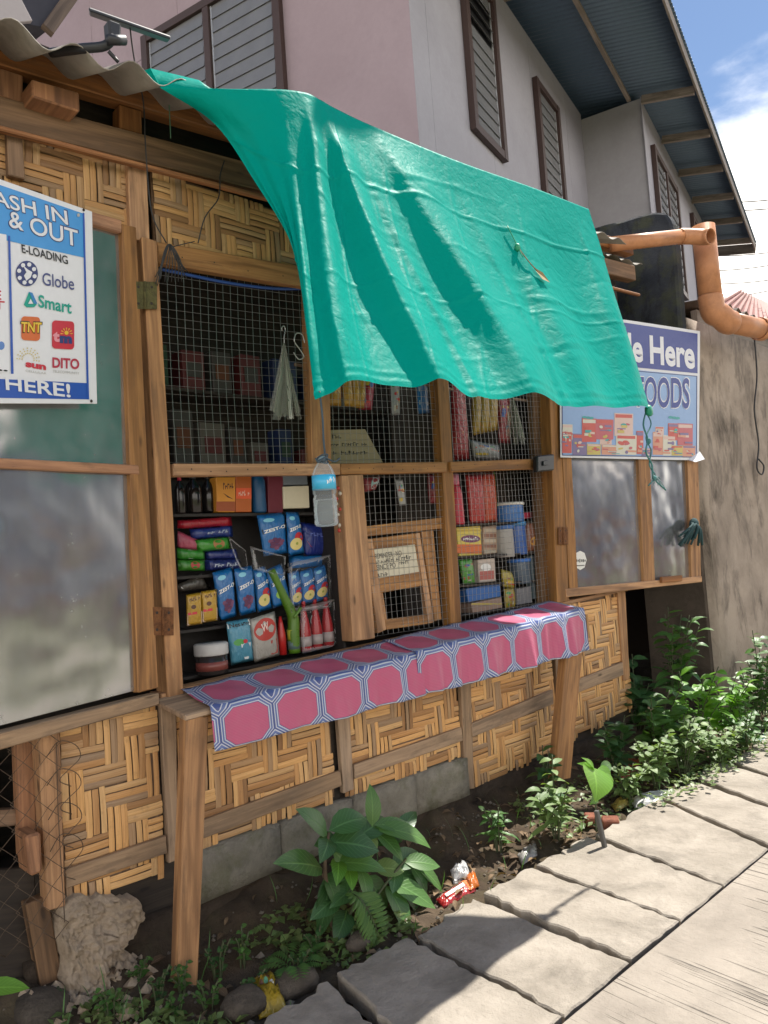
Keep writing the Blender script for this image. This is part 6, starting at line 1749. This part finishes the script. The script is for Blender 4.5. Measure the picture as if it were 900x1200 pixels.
# plants by the right bench leg
weed(gz(652, 985), .42, 7, .16, .042, 'leafy plant with long silvery leaves left of the heart-leaved sapling', LF_S, 'leafy_plant', 10, ll=.17, seed=1, lean=(-.1, -.15), cat='plant')
weed(gz(585, 1000), .26, 5, .12, .03, 'small dark plant with narrow leaves below the middle of the bamboo wall', LF_M, 'leafy_plant', 7, ll=.11, seed=2, cat='plant')
weed(gz(640, 945), .36, 4, .10, .055, 'dark broad-leaved plant in the shade behind the right bench leg', LF_D, 'leafy_plant', 6, ll=.14, seed=3, cat='plant')
# sapling with heart leaves, and the short stake before it
sb = gz(700, 985); sp0 = empty('sapling', sb, 'young sapling with large bright heart-shaped leaves by the slab edge', 'sapling')
YS = sb.y
def SS(x, y, dy=0): return onY(600+x/4.09, 870+y/4.09, YS+dy)
tube('stem', smoothpts([SS(405, 430), SS(400, 330), SS(408, 220), SS(395, 140)], 5), .005, STEM, sp0, 6)
for b, e, w, dy, m in (((385, 120), (398, 288), 190, -.06, LF_B), ((412, 125), (458, 250), 120, -.03, LF_B), ((392, 130), (310, 100), 36, .02, LF_B), ((392, 125), (330, 72), 30, 0, LF_B), ((430, 130), (470, 100), 50, .03, LF_M), ((420, 130), (490, 190), 32, -.03, LF_B), ((400, 260), (370, 300), 40, -.03, LF_B)):
    leaf(SS(*b), SS(*e, dy), w*sc*.55, mp['b'] if m is LF_B else m, sp0, heart=True, droop=.18, up=(.1, -.9, .5), n=8)
stk_b = onZ(710, 991, 0)
tag(bar('wooden_stake', stk_b+Vector((0, 0, -.05)), stk_b+Vector((-.012, .03, .17)), .022, .022, plain((.10, .095, .085), .85, name='stake_grey'), None), 'short grey wooden stake standing at the end of a slab gap', 'stake')
# bank of weeds at the right
specs = [((748, 872), .62, 6, .24, .085, LF_D, .22), ((790, 845), .95, 8, .26, .075, LF_M, .22), ((770, 895), .55, 7, .26, .08, LF_M, .20), ((815, 885), .60, 8, .28, .075, LF_B, .21), ((850, 868), .50, 8, .3, .06, LF_B, .17), ((885, 850), .55, 8, .3, .05, LF_M, .16), ((725, 915), .38, 6, .2, .06, LF_D, .16), ((800, 912), .36, 11, .27, .05, LF_S, .11), ((770, 925), .32, 11, .24, .05, LF_S, .11), ((840, 903), .34, 11, .3, .045, LF_S, .10), ((875, 885), .38, 11, .3, .045, LF_M, .11), ((735, 945), .26, 8, .16, .04, LF_S, .09), ((895, 835), .7, 7, .3, .065, LF_M, .18)]
labs = ['dark leafy weed at the left end of the weed bank by the bamboo', 'tallest weed rising against the grey wall', 'mid green weed in the middle of the weed bank', 'bright green weed with drooping leaves in front of the grey wall', 'bright green bushy weed right of the drooping one', 'narrow-leaved weed against the grey wall near the right edge', 'low dark weed behind the litter heap', 'silvery small-leaved weed in front of the bright weed', 'silvery small-leaved weed left of centre in the weed bank', 'silvery small-leaved weed at the right of the weed bank', 'green small-leaved weed near the right edge of the slabs', 'smallest silvery weed beside the clear plastic litter', 'weed at the far right edge of the picture']
for i, ((x, y), h, n_, sp_, lw, m, ll) in enumerate(specs):
    p = gz(x, y); weed(p, h, n_, sp_, lw, labs[i], m, per=11, ll=ll, seed=20+i, lean=(0, -.12))
# little weeds along the left foot
small = [((60, 1195), .08), ((130, 1190), .09), ((185, 1180), .12), ((215, 1165), .10), ((255, 1150), .14), ((285, 1130), .12), ((300, 1165), .09), ((245, 1185), .11), ((350, 1145), .10), ((205, 1195), .10), ((372, 1125), .12), ((160, 1150), .08)]
sl_ = ['at the bottom left corner', 'below the mortar lump', 'left of the left bench leg', 'at the foot of the left bench leg', 'right of the left bench leg', 'against the earth bank right of the leg', 'beside the yellow wrapper', 'left of the yellow wrapper', 'between the stone and the slabs', 'at the bottom edge below the bench leg', 'under the broadleaf plant', 'on the mortar crumbs']
for i, ((x, y), h) in enumerate(small):
    weed(gz(x, y), h, 5, .07, .022, 'tiny green weed '+sl_[i], LF_M if i % 2 else LF_D, 'small_weed', 6, ll=.035, seed=60+i)
# creeping ground cover
fo = Fol()
for k in range(4800):
    if k < 3300:
        x = rnd.uniform(3.45, 8.5); y = rnd.uniform(2.12, 2.8) if x > 4.1 else rnd.uniform(2.35, 2.8)
        if x < 4.1 and rnd.random() < .45: continue
        if rnd.random() < (2.25-y)*4: continue
    else:
        x = rnd.uniform(.7, 2.3); y = rnd.uniform(2.33, 2.75)
        if sin(x*7+y*5) < .1: continue
    z = (soil_z(x, y) if y > 2.3 else max(.0, soil_z(x, y)))+rnd.uniform(.004, .045); a = rnd.random()*2*pi; L = rnd.uniform(.022, .052)
    fo.add(leaf_geo((x, y, z), (x+L*cos(a), y+L*sin(a), z+rnd.uniform(-.006, .02)), L*.7, up=(rnd.uniform(-.5, .5), rnd.uniform(-.6, .2), 1), n=2))
tag(fo.build('ground_cover', leafmat('creeper_leaf', (.08, .14, .04), (.17, .23, .075), .25)), 'creeping small-leaved weeds covering the soil strip', kind='stuff')
# grass blades
fo = Fol()
for k in range(220):
    x = rnd.choice((rnd.uniform(.9, 8), rnd.gauss(6.5, .8))); y = rnd.uniform(2.28, 2.85); z = soil_z(x, y); h = rnd.uniform(.05, .16); a = rnd.random()*6.3
    fo.add(leaf_geo((x, y, z), (x+h*.4*cos(a), y+h*.4*sin(a), z+h), .005, n=4, droop=.2))
tag(fo.build('grass', LF_M), 'thin grass blades among the weeds', kind='stuff')
# fallen leaves
fo = Fol()
for k in range(260):
    x = rnd.choice((rnd.uniform(1.2, 4.6), rnd.uniform(2.2, 3.9))); y = rnd.uniform(2.26, 2.9); z = soil_z(x, y)+.008; a = rnd.random()*6.28; L = rnd.uniform(.03, .075)
    fo.add(leaf_geo((x, y, z), (x+L*cos(a), y+L*sin(a), z+rnd.uniform(0, .02)), L*.45, up=(rnd.uniform(-.6, .6), rnd.uniform(-.6, .6), 1), n=3, droop=.3, fold=.4))
tag(fo.build('leaf_litter', leafmat('dead_leaf', (.09, .055, .03), (.20, .13, .07), .1, .8)), 'brown fallen leaves scattered on the soil strip', kind='stuff')
# big leaf poking in at the bottom left corner
bl = empty('corner_plant', gz(-20, 1200), 'bright green leaf poking in at the bottom left corner', 'plant')
leaf(onY(-25, 1160, 2.5), onY(35, 1158, 2.45), .06, LF_B, bl, up=(0, -.6, 1)); tube('stem', [onY(-25, 1160, 2.5), gz(-28, 1215)], .004, STEM, bl, 5)

# ================================================================== LITTER, STONES
def crumple(name, quad, depth, mat, label, z_seed, cat='wrapper', prints=None, Y=None):
    """flattened wrapper lying on the ground between four pixel corners"""
    c = [gz(*p) for p in quad]; n = 9; V = []; Fc = []; r = random.Random(z_seed)
    H_ = [[r.uniform(0, 1) for _ in range(n+1)] for _ in range(n+1)]
    for side in (1, 0):
        for j in range(n+1):
            for i in range(n+1):
                u, v = i/n, j/n; p = (c[0]*(1-u)+c[1]*u)*(1-v)+(c[3]*(1-u)+c[2]*u)*v
                e = (16*u*(1-u)*v*(1-v))**.5
                V.append(p+Vector((0, 0, .006+(depth*e*(.55+.6*H_[j][i])+.008*H_[i][j])*side)))
    m = (n+1)**2
    for s_ in (0, 1):
        for j in range(n):
            for i in range(n):
                a = s_*m+j*(n+1)+i; q = (a, a+1, a+n+2, a+n+1); Fc.append(q if not s_ else q[::-1])
    for i in range(n):
        for a, b in ((i, i+1), (n*(n+1)+i, n*(n+1)+i+1), (i*(n+1), (i+1)*(n+1)), (i*(n+1)+n, (i+1)*(n+1)+n)): Fc.append((a, b, m+b, m+a))
    o = mesh(name, V, Fc, mat, None, True); tag(o, label, cat)
    if prints:
        def at(u, v, off):
            i = min(n-1, int(u*n)); j = min(n-1, int(v*n)); a = V[j*(n+1)+i]; b = V[j*(n+1)+i+1]; d = V[(j+1)*(n+1)+i]; e = V[(j+1)*(n+1)+i+1]; fu, fv = u*n-i, v*n-j
            return (a*(1-fu)+b*fu)*(1-fv)+(d*(1-fu)+e*fu)*fv+Vector((0, 0, off))
        P = Print(at); prints(P); P.build('print', o)
    return o
crumple('wrapper', [(294, 1152), (320, 1143), (337, 1185), (304, 1197)], .05, foil((.60, .40, .03)), 'yellow snack wrapper lying beside the stone at the bottom', 5, prints=lambda P: [P.disc(u, v, .09, .07, m, .005, 9) for u, v, m in ((.35, .25, WHITE), (.6, .3, plain((.16, .07, .04), .5, name='print_choc')), (.5, .42, plain((.10, .28, .16), .5, name='print_sage')), (.3, .45, plain((.16, .07, .04), .5, name='print_choc')), (.68, .5, WHITE))])
crumple('wrapper', [(511, 1056), (546, 1034), (558, 1046), (520, 1066)], .02, foil((.48, .03, .03)), 'red snack wrapper with white letters at the slab edge', 7, prints=lambda P: (P.poly([(.2, .35), (.8, .35), (.8, .6), (.2, .6)], WHITE, .006), P.poly([(.82, .1), (.98, .1), (.98, .9), (.82, .9)], ORG, .006)))
crumple('wrapper', [(545, 1032), (556, 1022), (562, 1040), (552, 1046)], .03, foil((.62, .16, .02)), 'orange wrapper end beside the red wrapper', 9)
crumple('plastic_bag', [(528, 1022), (548, 1016), (552, 1032), (532, 1040)], .05, clearfilm('dirty_film', (.8, .8, .8), .3, .2), 'dirty clear plastic bag behind the red wrapper', 11, 'plastic bag')
crumple('plastic_bag', [(738, 938), (790, 930), (798, 945), (746, 952)], .05, clearfilm('bright_film', (.9, .9, .9), .55, .25), 'shiny white clear plastic bag among the right-hand litter', 13, 'plastic bag')
crumple('wrapper', [(797, 928), (818, 922), (826, 938), (804, 944)], .035, foil((.30, .24, .27)), 'greyish purple wrapper at the edge of the weeds', 15)
crumple('wrapper', [(716, 945), (736, 934), (742, 942), (722, 953)], .03, foil((.60, .46, .10)), 'small yellow packet left of the clear plastic bag', 17)
crumple('wrapper', [(772, 950), (792, 948), (796, 962), (778, 964)], .02, foil((.55, .30, .20)), 'pale orange scrap on the creeping weeds', 19)
crumple('wrapper', [(726, 893), (752, 893), (752, 915), (726, 918)], .06, foil((.42, .09, .04)), 'orange and green packet deep in the weed bank', 21, prints=lambda P: P.poly([(.0, .1), (.35, .1), (.35, .9), (.0, .9)], plain((.02, .25, .10), .5, name='packet_green'), .006))
crumple('wrapper', [(884, 868), (900, 862), (902, 876), (886, 880)], .03, foil((.25, .42, .48)), 'pale blue scrap at the right edge of the weeds', 23)
crumple('wrapper', [(606, 1004), (628, 990), (630, 1004), (612, 1016)], .03, foil((.40, .39, .37)), 'grey paper scrap at the slab edge below the bamboo', 25)
for i, (q, lab) in enumerate((((655+55, 957, 730, 972), 'red brick fragment behind the wooden stake'), ((690, 955, 706, 968), 'smaller broken brick left of the stake'))):
    a = gz(q[0], q[3]); b = gz(q[2], q[3]); 
    o = bar('brick', a+Vector((0, .02, .03)), b+Vector((0, .02, .03)), .09, .055, concrete('brick_red', (.30, .115, .07), (.20, .075, .05), .4, 6, bstr=.7), None, bev=.006); tag(o, lab, 'brick')
ST = concrete('field_stone', (.14, .115, .09), (.07, .058, .046), .4, 5, bstr=1.0)
for i, (x, y, r, lab) in enumerate(((345, 1160, .075, 'brown stone right of the yellow wrapper'), (285, 1185, .07, 'rounded stone left of the yellow wrapper'), (420, 1110, .05, 'stone half hidden under the broadleaf plant'), (480, 1060, .04, 'small stone between broadleaf plant and red wrapper'), (50, 1195, .09, 'stone in the bottom left corner'))):
    p = gz(x, y); o = blob('stone', (p.x, p.y, p.z+r*.35), r*1.15, r, r*.7, ST, None, 30+i, 3, .18); tag(o, lab, 'stone')

# ================================================================== ACROSS THE STREET (shows as blurred reflections in the sheet shutters)
oh = empty('street_house', (13, -8, 0), 'blue-grey house across the street, seen only as a blur in the sheet shutters', 'house')
wbox('wall', (8, -11, -.1), (19, -6.8, 4.6), plain((.17, .23, .42), .8, name='opposite_wall'), oh, .0)
wbox('dado', (7.97, -6.79, -.1), (19.03, -6.74, 1.6), plain((.30, .09, .10), .8, name='opposite_dado'), oh, .0)
f = [Vector(p) for p in ((7.4, -5.9, 4.5), (19.6, -5.9, 4.5), (19.6, -9, 6.0), (7.4, -9, 6.0))]
prism('roof', f, [p+Vector((0, 0, .06)) for p in f], plain((.20, .10, .08), .7, name='opposite_roof'), oh, 0)
for x in (9.5, 12.5, 15.5):
    w_ = wbox('window', (x, -6.78, 2.1), (x+1.2, -6.755, 3.4), plain((.03, .035, .04), .2, name='opposite_glass'), oh, .0)
    wbox('frame', (x-.08, -6.79, 2.0), (x+1.28, -6.783, 3.5), DBROWN, w_, 0)
rq = random.Random(5)
for i, (x, y, r_, lab) in enumerate(((7.5, -3.9, .75, 'nearest green shrub across the street, blurred in the left shutter'), (10.2, -4.2, .9, 'middle green shrub across the street, blurred in the shutters'), (13.4, -4.3, .8, 'farthest green shrub across the street, blurred in the right shutter'))):
    root = empty('shrub', (x, y, -.03), lab, 'shrub'); fo = Fol()
    for k in range(900):
        a = rq.random()*6.283; q = rq.random()**.5; zz = rq.uniform(.05, 1.5)*r_
        rr_ = r_*q*max(.15, 1-(zz/(1.6*r_))**2)*1.1; c = Vector((x+cos(a)*rr_, y+sin(a)*rr_, zz))
        b_ = rq.random()*6.283; fo.add(leaf_geo(c, c+Vector((cos(b_)*.13, sin(b_)*.13, rq.uniform(-.06, .06))), .06, n=2))
    fo.build('foliage', LF_M, root); tube('stem', [(x, y, -.05), (x, y, r_)], .03, STEMB, root, 6)
